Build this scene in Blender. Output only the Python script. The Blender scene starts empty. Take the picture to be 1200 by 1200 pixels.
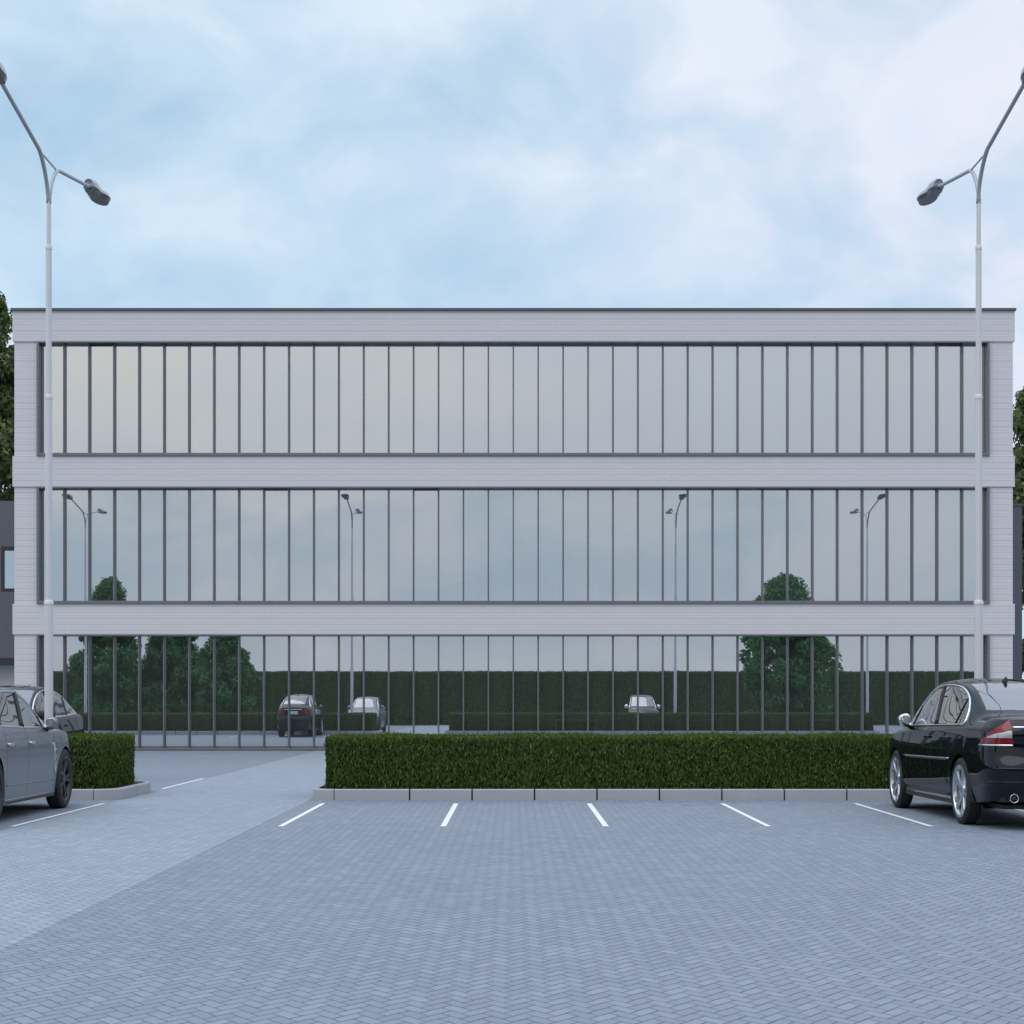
import bpy, bmesh, math, random
import numpy as np
from mathutils import Vector, Matrix

R = math.radians
random.seed(7)
rng = np.random.default_rng(7)
scene = bpy.context.scene
COL = scene.collection

# ---------------------------------------------------------------- objects
def tag(o, label=None, cat=None, group=None, kind=None):
    if label: o['label'] = label
    if cat: o['category'] = cat
    if group: o['group'] = group
    if kind: o['kind'] = kind
    return o

def empty(name, loc=(0, 0, 0), rz=0.0):
    o = bpy.data.objects.new(name, None)
    o.empty_display_size = 0.3
    COL.objects.link(o)
    o.location = loc
    o.rotation_euler = (0, 0, rz)
    return o

def link(name, me, mats, parent=None, smooth=False):
    o = bpy.data.objects.new(name, me)
    COL.objects.link(o)
    for m in (mats if isinstance(mats, (list, tuple)) else [mats]):
        me.materials.append(m)
    if parent is not None: o.parent = parent
    if smooth:
        me.polygons.foreach_set('use_smooth', [True] * len(me.polygons))
    return o

def copy_tree(o, parent=None):
    c = o.copy()
    COL.objects.link(c)
    if parent is not None: c.parent = parent
    for ch in list(o.children):
        copy_tree(ch, c)
    return c

class MB:
    """collects vertices and faces of one mesh"""
    def __init__(s):
        s.v = []; s.f = []; s.mi = []
    def add(s, vs, fs, mi=0):
        b = len(s.v)
        s.v += [tuple(p) for p in vs]
        s.f += [tuple(b + i for i in f) for f in fs]
        s.mi += [mi] * len(fs)
    def box(s, x0, x1, y0, y1, z0, z1, mi=0, front=None):
        vs = [(x0,y0,z0),(x1,y0,z0),(x1,y1,z0),(x0,y1,z0),(x0,y0,z1),(x1,y0,z1),(x1,y1,z1),(x0,y1,z1)]
        fs = [(0,3,2,1),(4,5,6,7),(0,1,5,4),(1,2,6,5),(2,3,7,6),(3,0,4,7)]
        b = len(s.f)
        s.add(vs, fs, mi)
        if front is not None: s.mi[b + 2] = front
    def bbox(s, x0, x1, y0, y1, z0, z1, b=0.01, mi=0):
        """box with chamfered edges"""
        bm = bmesh.new()
        bmesh.ops.create_cube(bm, size=1)
        for v in bm.verts:
            v.co = Vector((x0 + (v.co.x + .5) * (x1 - x0), y0 + (v.co.y + .5) * (y1 - y0), z0 + (v.co.z + .5) * (z1 - z0)))
        bmesh.ops.bevel(bm, geom=list(bm.edges), offset=b, segments=2, affect='EDGES', profile=0.5)
        bm.verts.index_update()
        s.add([v.co[:] for v in bm.verts], [[v.index for v in f.verts] for f in bm.faces], mi)
        bm.free()
    def tube(s, pts, rad, n=12, mi=0, cap=True, closed=False):
        pts = [Vector(p) for p in pts]
        N = len(pts)
        rad = list(rad) if isinstance(rad, (list, tuple)) else [rad] * N
        up = None; rings = []
        for i, p in enumerate(pts):
            if closed: d = pts[(i + 1) % N] - pts[i - 1]
            else: d = pts[min(i + 1, N - 1)] - pts[max(i - 1, 0)]
            d.normalize()
            if up is None:
                up = Vector((0, 0, 1)) if abs(d.z) < .9 else Vector((1, 0, 0))
            a = up - d * up.dot(d); a.normalize(); up = a
            b = d.cross(a)
            rings.append([p + (a * math.cos(2 * math.pi * k / n) + b * math.sin(2 * math.pi * k / n)) * rad[i] for k in range(n)])
        vs = [q for r in rings for q in r]
        fs = []
        for i in range(N if closed else N - 1):
            j = (i + 1) % N
            for k in range(n):
                fs.append((i * n + k, i * n + (k + 1) % n, j * n + (k + 1) % n, j * n + k))
        if cap and not closed:
            fs.append(tuple(range(n))[::-1]); fs.append(tuple((N - 1) * n + k for k in range(n)))
        s.add(vs, fs, mi)
    def lathe_x(s, prof, n=48, mi=0, c=(0, 0, 0), sx=1.0):
        """profile (x, r) turned about the x axis"""
        vs = []; fs = []
        m = len(prof)
        for k in range(n):
            a = 2 * math.pi * k / n
            for x, r in prof:
                vs.append((c[0] + x * sx, c[1] + r * math.cos(a), c[2] + r * math.sin(a)))
        for k in range(n):
            k2 = (k + 1) % n
            for i in range(m - 1):
                fs.append((k * m + i, k * m + i + 1, k2 * m + i + 1, k2 * m + i))
        s.add(vs, fs, mi)
    def blob(s, c, r, p=2.6, nu=20, nv=12, mi=0, fn=None):
        vs = []; fs = []
        sg = lambda a: math.copysign(abs(a) ** (2 / p), a)
        for j in range(nv + 1):
            th = -math.pi / 2 + math.pi * j / nv
            for i in range(nu):
                ph = 2 * math.pi * i / nu
                q = Vector((sg(math.cos(th)) * sg(math.cos(ph)), sg(math.cos(th)) * sg(math.sin(ph)), sg(math.sin(th))))
                if fn: q = fn(q)
                vs.append((c[0] + q.x * r[0], c[1] + q.y * r[1], c[2] + q.z * r[2]))
        for j in range(nv):
            for i in range(nu):
                fs.append((j * nu + i, j * nu + (i + 1) % nu, (j + 1) * nu + (i + 1) % nu, (j + 1) * nu + i))
        s.add(vs, fs, mi)
    def build(s, name, mats, parent=None, smooth=False, auto=None):
        me = bpy.data.meshes.new(name)
        me.from_pydata(s.v, [], s.f)
        me.update()
        if any(s.mi): me.polygons.foreach_set('material_index', s.mi)
        o = link(name, me, mats, parent, smooth or auto is not None)
        if auto is not None: me.set_sharp_from_angle(angle=R(auto))
        return o

# ---------------------------------------------------------------- materials
class NT:
    def __init__(s, name):
        s.m = bpy.data.materials.new(name); s.m.use_nodes = True
        s.t = s.m.node_tree; s.n = s.t.nodes; s.l = s.t.links
        s.n.clear()
        s.out = s.n.new('ShaderNodeOutputMaterial')
    def node(s, typ, **kw):
        nd = s.n.new(typ)
        for k, v in kw.items():
            if hasattr(nd, k): setattr(nd, k, v)
        return nd
    def put(s, sock, v):
        if isinstance(v, bpy.types.NodeSocket): s.l.new(v, sock)
        elif v is not None: sock.default_value = v
    def math(s, op, a, b=None, c=None):
        nd = s.n.new('ShaderNodeMath'); nd.operation = op
        for i, v in enumerate((a, b, c)):
            if v is not None: s.put(nd.inputs[i], v)
        return nd.outputs[0]
    def mix(s, fac, a, b, blend='MIX'):
        nd = s.n.new('ShaderNodeMix'); nd.data_type = 'RGBA'; nd.blend_type = blend
        s.put(nd.inputs[0], fac); s.put(nd.inputs[6], a); s.put(nd.inputs[7], b)
        return nd.outputs[2]
    def ramp(s, fac, stops):
        nd = s.n.new('ShaderNodeValToRGB')
        e = nd.color_ramp.elements
        while len(e) < len(stops): e.new(0.5)
        for i, (p, c) in enumerate(stops):
            e[i].position = p
            e[i].color = c if len(c) == 4 else (*c, 1)
        s.put(nd.inputs[0], fac)
        return nd.outputs[0]
    def coord(s, which='Object'):
        return s.n.new('ShaderNodeTexCoord').outputs[which]
    def sep(s, v):
        nd = s.n.new('ShaderNodeSeparateXYZ'); s.put(nd.inputs[0], v)
        return nd.outputs
    def comb(s, x, y, z):
        nd = s.n.new('ShaderNodeCombineXYZ')
        for i, v in enumerate((x, y, z)): s.put(nd.inputs[i], v)
        return nd.outputs[0]
    def noise(s, vec=None, scale=5, detail=3, rough=.5, dist=0, out=0):
        nd = s.n.new('ShaderNodeTexNoise')
        if vec is not None: s.put(nd.inputs['Vector'], vec)
        nd.inputs['Scale'].default_value = scale; nd.inputs['Detail'].default_value = detail
        nd.inputs['Roughness'].default_value = rough; nd.inputs['Distortion'].default_value = dist
        return nd.outputs[out]
    def bump(s, h, strength=.3, dist=.01):
        nd = s.n.new('ShaderNodeBump')
        nd.inputs['Strength'].default_value = strength; nd.inputs['Distance'].default_value = dist
        s.put(nd.inputs['Height'], h)
        return nd.outputs[0]
    def pbsdf(s, col, rough=.5, metal=0, normal=None, spec=.5, coat=0, coat_rough=.03):
        nd = s.n.new('ShaderNodeBsdfPrincipled')
        if isinstance(col, tuple) and len(col) == 3: col = (*col, 1)
        s.put(nd.inputs['Base Color'], col); s.put(nd.inputs['Roughness'], rough)
        s.put(nd.inputs['Metallic'], metal); s.put(nd.inputs['Specular IOR Level'], spec)
        s.put(nd.inputs['Coat Weight'], coat); nd.inputs['Coat Roughness'].default_value = coat_rough
        if normal is not None: s.put(nd.inputs['Normal'], normal)
        return nd.outputs[0]
    def done(s, sh):
        s.l.new(sh, s.out.inputs[0]); return s.m

def simple(name, col, rough=.5, metal=0, var=.12, scale=6, coat=0, spec=.5, bump=0):
    n = NT(name)
    c = n.coord()
    f = n.noise(c, scale, 4, .6)
    a = tuple(min(1, x * (1 - var)) for x in col) + (1,)
    b = tuple(min(1, x * (1 + var)) for x in col) + (1,)
    cc = n.mix(f, a, b)
    nrm = n.bump(n.noise(c, scale * 20, 3), bump, .003) if bump else None
    return n.done(n.pbsdf(cc, rough, metal, nrm, spec, coat))

SX = 1 / 1.53          # bays, cars and pavers of this yard are narrow across the view

def herringbone(name, lo, hi, joint, bsize=.091):
    n = NT(name)
    x, y, z = n.sep(n.coord())
    xs = n.math('MULTIPLY', x, 1.53)
    k = .70711 / bsize
    u = n.math('MULTIPLY', n.math('ADD', xs, y), k)
    v = n.math('MULTIPLY', n.math('SUBTRACT', y, xs), k)
    wob = n.noise(n.coord(), 14, 2, .5, 0, 1)
    wo = n.sep(wob)
    u = n.math('ADD', u, n.math('MULTIPLY', n.math('SUBTRACT', wo[0], .5), .22))
    v = n.math('ADD', v, n.math('MULTIPLY', n.math('SUBTRACT', wo[1], .5), .22))
    i = n.math('FLOOR', u); j = n.math('FLOOR', v)
    fu = n.math('SUBTRACT', u, i); fv = n.math('SUBTRACT', v, j)
    r = n.math('FLOORED_MODULO', n.math('SUBTRACT', i, j), 4.0)
    is1 = n.math('COMPARE', r, 1.0, .1); is2 = n.math('COMPARE', r, 2.0, .1)
    vert = n.math('GREATER_THAN', r, 1.5)
    lx = n.math('ADD', fu, is1); ly = n.math('ADD', fv, is2)
    LX = n.math('SUBTRACT', 2.0, vert)            # length in u
    LY = n.math('ADD', 1.0, vert)
    d1 = n.math('MINIMUM', lx, n.math('SUBTRACT', LX, lx))
    d2 = n.math('MINIMUM', ly, n.math('SUBTRACT', LY, ly))
    d = n.math('MINIMUM', n.math('MULTIPLY', d1, 1.35), n.math('MULTIPLY', d2, .9))  # joints of one direction drawn wider, imitating light across the relief
    jn = n.noise(n.coord(), 6.5, 3, .6)
    idx = n.comb(n.math('SUBTRACT', i, is1), n.math('SUBTRACT', j, is2), vert)
    wn = n.node('ShaderNodeTexWhiteNoise'); wn.noise_dimensions = '3D'
    n.put(wn.inputs['Vector'], idx)
    rnd = wn.outputs['Value']
    big = n.noise(n.coord(), .35, 3, .55)
    mid = n.noise(n.coord(), 3.2, 4, .6)
    fine = n.noise(n.coord(), 90, 3, .7)
    f = n.math('ADD', n.math('MULTIPLY', n.math('POWER', rnd, 1.6), .54), n.math('ADD', n.math('MULTIPLY', big, .34), n.math('MULTIPLY', fine, .26)))
    f = n.math('ADD', f, n.math('MULTIPLY', n.math('SUBTRACT', mid, .5), .5))
    col = n.mix(f, (*lo, 1), (*hi, 1))
    jm = n.math('SUBTRACT', 1.0, n.math('SMOOTH_MIN', n.math('DIVIDE', d, .10), 1.0, .2))
    jm = n.math('MAXIMUM', jm, 0.0)
    col = n.mix(n.math('MULTIPLY', jm, n.math('MULTIPLY_ADD', n.math('SUBTRACT', jn, .5), 1.6, .86)), col, (*joint, 1))
    h = n.math('SUBTRACT', n.math('ADD', n.math('MULTIPLY', rnd, .35), n.math('MULTIPLY', fine, .15)), n.math('MULTIPLY', jm, 1.0))
    nrm = n.bump(h, .55, .006)
    return n.done(n.pbsdf(col, n.math('ADD', .62, n.math('MULTIPLY', rnd, .15)), 0, nrm, .35))

M = {}
M['paving'] = herringbone('grey_paving', (.172, .200, .244), (.256, .289, .346), (.055, .066, .085))
M['drive'] = herringbone('pale_paving', (.230, .262, .308), (.325, .364, .415), (.10, .115, .14))

def brick_mat():
    n = NT('white_brick')
    x, y, z = n.sep(n.coord())
    v = n.comb(n.math('ADD', x, y), z, 0.0)
    b = n.node('ShaderNodeTexBrick')
    n.put(b.inputs['Vector'], v)
    b.inputs['Color1'].default_value = (.60, .60, .625, 1)
    b.inputs['Color2'].default_value = (.72, .72, .74, 1)
    b.inputs['Mortar'].default_value = (.40, .40, .42, 1)
    b.inputs['Scale'].default_value = 1
    b.inputs['Mortar Size'].default_value = .008
    b.inputs['Mortar Smooth'].default_value = .3
    b.inputs['Brick Width'].default_value = .36
    b.inputs['Row Height'].default_value = .0755
    b.offset = .37
    nz = n.noise(n.comb(n.math('ADD', x, y), n.math('MULTIPLY', z, 3.0), 0.0), 2.5, 5, .6)
    col = n.mix(.8, n.mix(n.math('MULTIPLY', nz, .5), b.outputs[0], (.50, .50, .53, 1)), (.63, .62, .65, 1))
    # darker joint line at every second course, strength varies by row
    row = n.math('FLOOR', n.math('DIVIDE', z, .151))
    wn = n.node('ShaderNodeTexWhiteNoise'); wn.noise_dimensions = '1D'
    n.put(wn.inputs['W'], row)
    fr = n.math('FRACT', n.math('DIVIDE', z, .151))
    ln = n.math('LESS_THAN', fr, .14)
    col = n.mix(n.math('MULTIPLY', ln, n.math('ADD', .12, n.math('MULTIPLY', wn.outputs[0], .4))), col, (.33, .33, .36, 1))
    col = n.mix(n.math('MULTIPLY', b.outputs['Fac'], .10), col, (.42, .42, .45, 1))
    h = n.math('ADD', n.math('MULTIPLY', b.outputs['Fac'], -1.0), n.math('MULTIPLY', nz, .6))
    return n.done(n.pbsdf(col, .75, 0, n.bump(h, .22, .005), .3))
M['brick'] = brick_mat()

def glass_facade():
    n = NT('facade_glass')
    gl = n.node('ShaderNodeBsdfGlossy'); gl.inputs['Color'].default_value = (.92, .96, 1.0, 1); gl.inputs['Roughness'].default_value = 0.0
    nz = n.noise(n.coord(), .9, 2, .5)
    n.put(gl.inputs['Normal'], n.bump(nz, .015, .01))
    tr = n.node('ShaderNodeBsdfTransparent'); tr.inputs['Color'].default_value = (.86, .92, .90, 1)
    mx = n.node('ShaderNodeMixShader')
    lw = n.node('ShaderNodeFresnel'); lw.inputs['IOR'].default_value = 1.5
    n.put(mx.inputs[0], n.math('ADD', .68, n.math('MULTIPLY', lw.outputs[0], .32)))
    n.l.new(tr.outputs[0], mx.inputs[1]); n.l.new(gl.outputs[0], mx.inputs[2])
    # weak diffuse layer: painted haze that lifts the dark reflections, for missing indoor light
    df = n.node('ShaderNodeBsdfDiffuse'); n.put(df.inputs[0], n.mix(n.noise(n.coord(), 1.7, 5, .65), (.42, .50, .47, 1), (.62, .70, .67, 1)))
    m2 = n.node('ShaderNodeMixShader'); m2.inputs[0].default_value = .05
    n.l.new(mx.outputs[0], m2.inputs[1]); n.l.new(df.outputs[0], m2.inputs[2])
    return n.done(m2.outputs[0])
M['glass'] = glass_facade()

def car_glass(name, tint=(.30, .34, .36)):
    n = NT(name)
    gl = n.node('ShaderNodeBsdfGlossy'); gl.inputs['Color'].default_value = (.95, .97, 1, 1); gl.inputs['Roughness'].default_value = .005
    tr = n.node('ShaderNodeBsdfTransparent'); tr.inputs['Color'].default_value = (*tint, 1)
    n.put(tr.inputs['Color'], n.mix(n.noise(n.coord(), 2, 2), (*tint, 1), tuple(t * .85 for t in tint) + (1,)))
    mx = n.node('ShaderNodeMixShader')
    lw = n.node('ShaderNodeFresnel'); lw.inputs['IOR'].default_value = 1.55
    n.put(mx.inputs[0], n.math('MINIMUM', n.math('ADD', .22, n.math('MULTIPLY', lw.outputs[0], 1.05)), 1.0))
    n.l.new(tr.outputs[0], mx.inputs[1]); n.l.new(gl.outputs[0], mx.inputs[2])
    return n.done(mx.outputs[0])
M['carglass'] = car_glass('car_glass', (.42, .47, .50))

M['pane_edge'] = (lambda n: n.done((lambda t: (t.inputs['Color'].__setattr__('default_value', (.85, .92, .9, 1)), t.outputs[0])[1])(n.node('ShaderNodeBsdfTransparent'))))(NT('pane_edge'))
M['frame'] = simple('anthracite_frame', (.165, .175, .19), .45, .3, .1, 2)
M['mullion'] = simple('grey_mullion', (.15, .156, .172), .42, .3, .08, 2)
M['coping'] = simple('coping_metal', (.10, .105, .12), .45, .4, .1, 1.5)
M['cladding'] = simple('grey_cladding', (.105, .115, .14), .6, .1, .1, .8)
M['dark'] = simple('dark_trim', (.025, .025, .028), .5, 0, .2, 3)
M['palewall'] = simple('pale_render', (.55, .57, .56), .8, 0, .08, 1.5)
M['interior'] = simple('interior_wall', (.46, .49, .48), .8, 0, .2, .7)
M['carpet'] = simple('interior_floor', (.36, .38, .38), .9, 0, .2, 2)
M['desk'] = simple('desk_top', (.75, .75, .73), .5, 0, .05, 3)
M['deskleg'] = simple('desk_leg', (.2, .2, .21), .4, .6, .05, 3)
M['line'] = simple('white_line_paint', (.72, .73, .75), .7, 0, .12, 14)
M['soil'] = simple('dark_soil', (.035, .028, .02), .95, 0, .4, 12, bump=.6)

def kerb_mat():
    n = NT('kerb_concrete')
    c = n.coord()
    f = n.noise(c, 4, 5, .65)
    f2 = n.noise(c, 70, 3, .6)
    col = n.mix(f, (.35, .37, .40, 1), (.45, .47, .50, 1))
    col = n.mix(n.math('MULTIPLY', f2, .3), col, (.18, .18, .19, 1))
    return n.done(n.pbsdf(col, .85, 0, n.bump(f2, .3, .003), .3))
M['kerb'] = kerb_mat()

def leaf_mat(name, lo, hi, yellow, rough=.55):
    n = NT(name)
    g = n.node('ShaderNodeNewGeometry')
    rnd = g.outputs['Random Per Island']
    f = n.noise(n.coord(), .9, 3, .6)
    k = n.math('ADD', n.math('MULTIPLY', rnd, .65), n.math('MULTIPLY', f, .35))
    col = n.ramp(k, [(.0, lo), (.55, hi), (.9, yellow), (1, yellow)])
    d = n.pbsdf(col, rough, 0, None, .35)
    tl = n.node('ShaderNodeBsdfTranslucent'); n.put(tl.inputs[0], col)
    mx = n.node('ShaderNodeMixShader'); mx.inputs[0].default_value = .32
    n.l.new(d, mx.inputs[1]); n.l.new(tl.outputs[0], mx.inputs[2])
    return n.done(mx.outputs[0])
M['hedgeleaf'] = leaf_mat('hedge_leaf', (.032, .072, .012), (.076, .14, .025), (.16, .205, .045))
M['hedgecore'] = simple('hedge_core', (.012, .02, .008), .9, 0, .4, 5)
M['tallleaf'] = leaf_mat('tall_hedge_leaf', (.06, .115, .04), (.085, .15, .05), (.12, .19, .06))
M['treeleaf'] = leaf_mat('tree_leaf', (.06, .105, .03), (.12, .17, .06), (.21, .24, .12))
M['yardleaf'] = leaf_mat('yard_tree_leaf', (.05, .145, .05), (.08, .215, .075), (.13, .28, .11))
M['bark'] = simple('bark', (.09, .07, .055), .9, 0, .4, 8, bump=.5)
M['pole'] = simple('white_pole_paint', (.62, .62, .655), .38, .0, .05, 2)
M['arm'] = simple('shaded_arm_paint', (.40, .43, .47), .4, .1, .06, 2)  # pole paint made darker: shade on the arms' undersides put into the colour
M['lampshell'] = simple('lamp_shell', (.42, .44, .48), .35, .3, .05, 3)
M['lampglass'] = simple('lamp_lens', (.085, .095, .11), .25, 0, .1, 8)

def paint(name, col, metal=.0, rough=.35, flake=.0, coat=1.0, spec=.1):
    n = NT(name)
    f = n.noise(n.coord(), 400, 2, .5)
    a = tuple(c * (1 - flake) for c in col) + (1,)
    b = tuple(c * (1 + flake) for c in col) + (1,)
    dirt = n.noise(n.coord(), 3, 4, .6)
    return n.done(n.pbsdf(n.mix(f, a, b), n.math('ADD', rough, n.math('MULTIPLY', dirt, .06)), metal, None, spec, coat, .02))
M['black_paint'] = paint('black_car_paint', (.003, .005, .009), .0, .5, .2, .75, 0.0)
M['grey_paint'] = paint('grey_car_paint', (.19, .21, .24), .5, .42, .12, .35)
M['graphite_paint'] = paint('graphite_car_paint', (.012, .014, .019), .1, .45, .15, .7, 0.0)
M['chrome'] = simple('chrome', (.82, .84, .87), .10, 1, .03, 5)
M['mirror'] = simple('mirror_glass', (.42, .44, .47), .04, 1, .03, 5)
M['alloy'] = simple('silver_alloy', (.50, .53, .57), .28, .85, .05, 5)
M['darkalloy'] = simple('dark_alloy', (.045, .047, .055), .35, .6, .1, 5)
M['tyre'] = simple('tyre_rubber', (.016, .016, .017), .75, 0, .2, 30, bump=.2)
M['blacktrim'] = simple('black_plastic', (.012, .012, .014), .45, 0, .2, 8)
M['seam'] = simple('seam_shadow_gap', (.006, .006, .007), .8, 0, .2, 8)
M['brake'] = simple('brake_disc', (.25, .25, .26), .35, .9, .1, 20)
M['caliper'] = simple('red_caliper', (.30, .03, .02), .4, 0, .1, 8)
M['redlamp'] = (lambda n: n.done(n.pbsdf(n.mix(n.noise(n.coord(), 30, 2), (.12, .003, .006, 1), (.22, .006, .010, 1)), .2, 0, None, .3, .5)))(NT('red_lamp'))
M['clearlamp'] = simple('clear_lamp', (.42, .44, .47), .15, .3, .15, 40, coat=1)
M['plate'] = simple('white_plate', (.7, .7, .72), .4, 0, .05, 5)
M['seat'] = simple('seat_leather', (.10, .095, .09), .6, 0, .15, 6)
M['cabin'] = simple('cabin_lining', (.05, .05, .052), .8, 0, .2, 6)

# ---------------------------------------------------------------- camera model
F = 2130.0; H0 = 821.3; CX = 602.0; HC = 1.25
def gy(v): return HC * F / (v - H0)
def wx(u, Y): return (u - CX) * Y / F
def wz(v, Y): return HC + (H0 - v) * Y / F

cam = bpy.data.cameras.new('camera')
co = bpy.data.objects.new('camera', cam); COL.objects.link(co)
co.location = (0, 0, HC); co.rotation_euler = (R(90), 0, 0)
cam.sensor_width = 36; cam.lens = 36 * F / 1200
cam.shift_x = (600 - CX) / 1200; cam.shift_y = (H0 - 600) / 1200
cam.clip_start = .1; cam.clip_end = 5000
scene.camera = co

# ---------------------------------------------------------------- ground
def sheet(name, x0, x1, y0, y1, z, mat, nx=1, ny=1):
    m = MB()
    m.add([(x0, y0, z), (x1, y0, z), (x1, y1, z), (x0, y1, z)], [(0, 1, 2, 3)])
    return tag(m.build(name, mat), kind='structure')
def ground():
    m = MB()
    X = (-500, -4.93, -2.58, 500); Y = (-500, -1.3, 45.75, 900)
    for i in range(3):
        for j in range(3):
            if (i, j) == (1, 1): continue
            m.add([(X[i], Y[j], 0), (X[i + 1], Y[j], 0), (X[i + 1], Y[j + 1], 0), (X[i], Y[j + 1], 0)], [(0, 1, 2, 3)])
    tag(m.build('ground', M['paving']), kind='structure')
ground()
sheet('driveway', -4.93, -2.58, -1.3, 45.75, 0, M['drive'])

def line(x, y0, y1, label=None):
    m = MB()
    w = .029
    z = .004
    m.add([(x - w, y0, z), (x + w, y0, z), (x + w, y1, z), (x - w, y1, z)], [(0, 1, 2, 3)])
    tag(m.build('parking_line', M['line']), kind='structure')
for k in range(6): line(-2.316 + 1.616 * k, 18.04, 22.09)
for k in range(4): line(-4.98 - 1.616 * k, 18.04, 22.09)
for k in range(4): line(-4.98 - 1.616 * k, 25.75, 29.2)

# ---------------------------------------------------------------- hedges and kerbs
def leaves(pos, nrm, up, size, aspect, spread, sizevar=.35):
    """many small leaf-shaped faces: returns verts, faces arrays; pos,nrm,up are (N,3)"""
    N = len(pos)
    d = up + rng.normal(0, spread, (N, 3)); d /= np.linalg.norm(d, axis=1)[:, None]
    nn = nrm + rng.normal(0, .55, (N, 3))
    s = np.cross(d, nn); s /= (np.linalg.norm(s, axis=1)[:, None] + 1e-9)
    nn = np.cross(s, d)
    L = size * (1 + rng.uniform(-sizevar, sizevar, N))[:, None]
    W = L * aspect
    fold = nn * W * .35
    a = pos - d * L * .5
    b = pos + s * W * .5 - d * L * .05 + fold
    c = pos + d * L * .5
    e = pos - s * W * .5 - d * L * .05 + fold
    v = np.stack([a, b, c, e], 1).reshape(-1, 3)
    return v

def leaf_mesh(name, vlist, core=None):
    """mesh of quads (each 4 consecutive verts a leaf) with an optional core (verts, faces) using material 1"""
    v = np.concatenate(vlist)
    nq = len(v) // 4
    cv, cf = core if core else ([], [])
    allv = np.concatenate([v, np.array(cv, float).reshape(-1, 3)])
    me = bpy.data.meshes.new(name)
    me.vertices.add(len(allv)); me.vertices.foreach_set('co', allv.ravel())
    loops = list(range(nq * 4)); starts = list(range(0, nq * 4, 4)); mi = [0] * nq
    for f in cf:
        starts.append(len(loops)); loops += [nq * 4 + i for i in f]; mi.append(1)
    me.loops.add(len(loops)); me.loops.foreach_set('vertex_index', loops)
    me.polygons.add(len(starts)); me.polygons.foreach_set('loop_start', starts)
    me.update(calc_edges=True); me.validate()
    me.polygons.foreach_set('material_index', mi[:len(me.polygons)])
    return me

def box_vf(x0, x1, y0, y1, z0, z1):
    m = MB(); m.box(x0, x1, y0, y1, z0, z1); return m.v, m.f

def hedge(name, x0, x1, y0, y1, z0, z1, dens_front, dens_top, dens_back, size, mats, label, dens_end=None, aspect=.32):
    vl = []
    def wob(p):
        q = p.copy()
        return q
    def face(n, fn, nrm, up, spread):
        if n <= 0: return
        a, b = rng.uniform(0, 1, n), rng.uniform(0, 1, n)
        depth = np.abs(rng.normal(0, .024, n))
        p = fn(a, b, depth)
        # slow unevenness of the clipped faces
        wv = (np.sin(p[:, 0] * 3.1) + np.sin(p[:, 0] * 7.3 + 1) * .6 + np.sin(p[:, 2] * 9 + p[:, 0] * 2) * .5)[:, None] * .008
        p = p + np.array(nrm) * wv
        stray = rng.uniform(0, 1, n) < .03
        p[stray] += np.array(nrm) * rng.uniform(.01, .03, (stray.sum(), 1))
        vl.append(leaves(p, np.tile(nrm, (n, 1)).astype(float), np.tile(up, (n, 1)).astype(float), size, aspect, spread * .8))
    LX, LY, LZ = x1 - x0, y1 - y0, z1 - z0
    face(int(LX * LZ * dens_front), lambda a, b, d: np.stack([x0 + a * LX, y0 + d, z0 + b * LZ], 1), (0, -1, 0), (0, -.25, 1), .42)
    face(int(LX * LZ * dens_back), lambda a, b, d: np.stack([x0 + a * LX, y1 - d, z0 + b * LZ], 1), (0, 1, 0), (0, .25, 1), .42)
    face(int(LX * LY * dens_top), lambda a, b, d: np.stack([x0 + a * LX, y0 + b * LY, z1 - d * .6], 1), (0, 0, 1), (0, -.3, .75), .5)
    de = dens_front if dens_end is None else dens_end
    face(int(LY * LZ * de), lambda a, b, d: np.stack([x0 + d, y0 + a * LY, z0 + b * LZ], 1), (-1, 0, 0), (-.25, 0, 1), .42)
    face(int(LY * LZ * de), lambda a, b, d: np.stack([x1 - d, y0 + a * LY, z0 + b * LZ], 1), (1, 0, 0), (.25, 0, 1), .42)
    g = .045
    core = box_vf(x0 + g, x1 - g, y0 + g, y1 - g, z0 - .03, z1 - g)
    me = leaf_mesh(name, vl, core)
    o = link(name, me, mats)
    return tag(o, label, 'hedge')

HM = [M['hedgeleaf'], M['hedgecore']]
KY0, KY1, KZ = 22.81, 25.22, .14
hedge('clipped_hedge', -2.38, 13.3, 23.0, 25.0, .13, .785, 5200, 1400, 1500, .058, HM, 'long low clipped green hedge in front of the middle of the glazed building')
hedge('clipped_hedge', -18, -5.22, 23.0, 25.0, .13, .785, 3000, 900, 1500, .058, HM, 'short visible end of a clipped hedge beside the grey car', dens_end=3600)
hedge('tall_hedge', -32, 32, -3.6, -1.5, 0, 2.75, 120, 120, 700, .11, [M['tallleaf'], M['hedgecore']], 'tall dark green hedge mirrored behind the cars in the ground floor glass', dens_end=150, aspect=.5)

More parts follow.
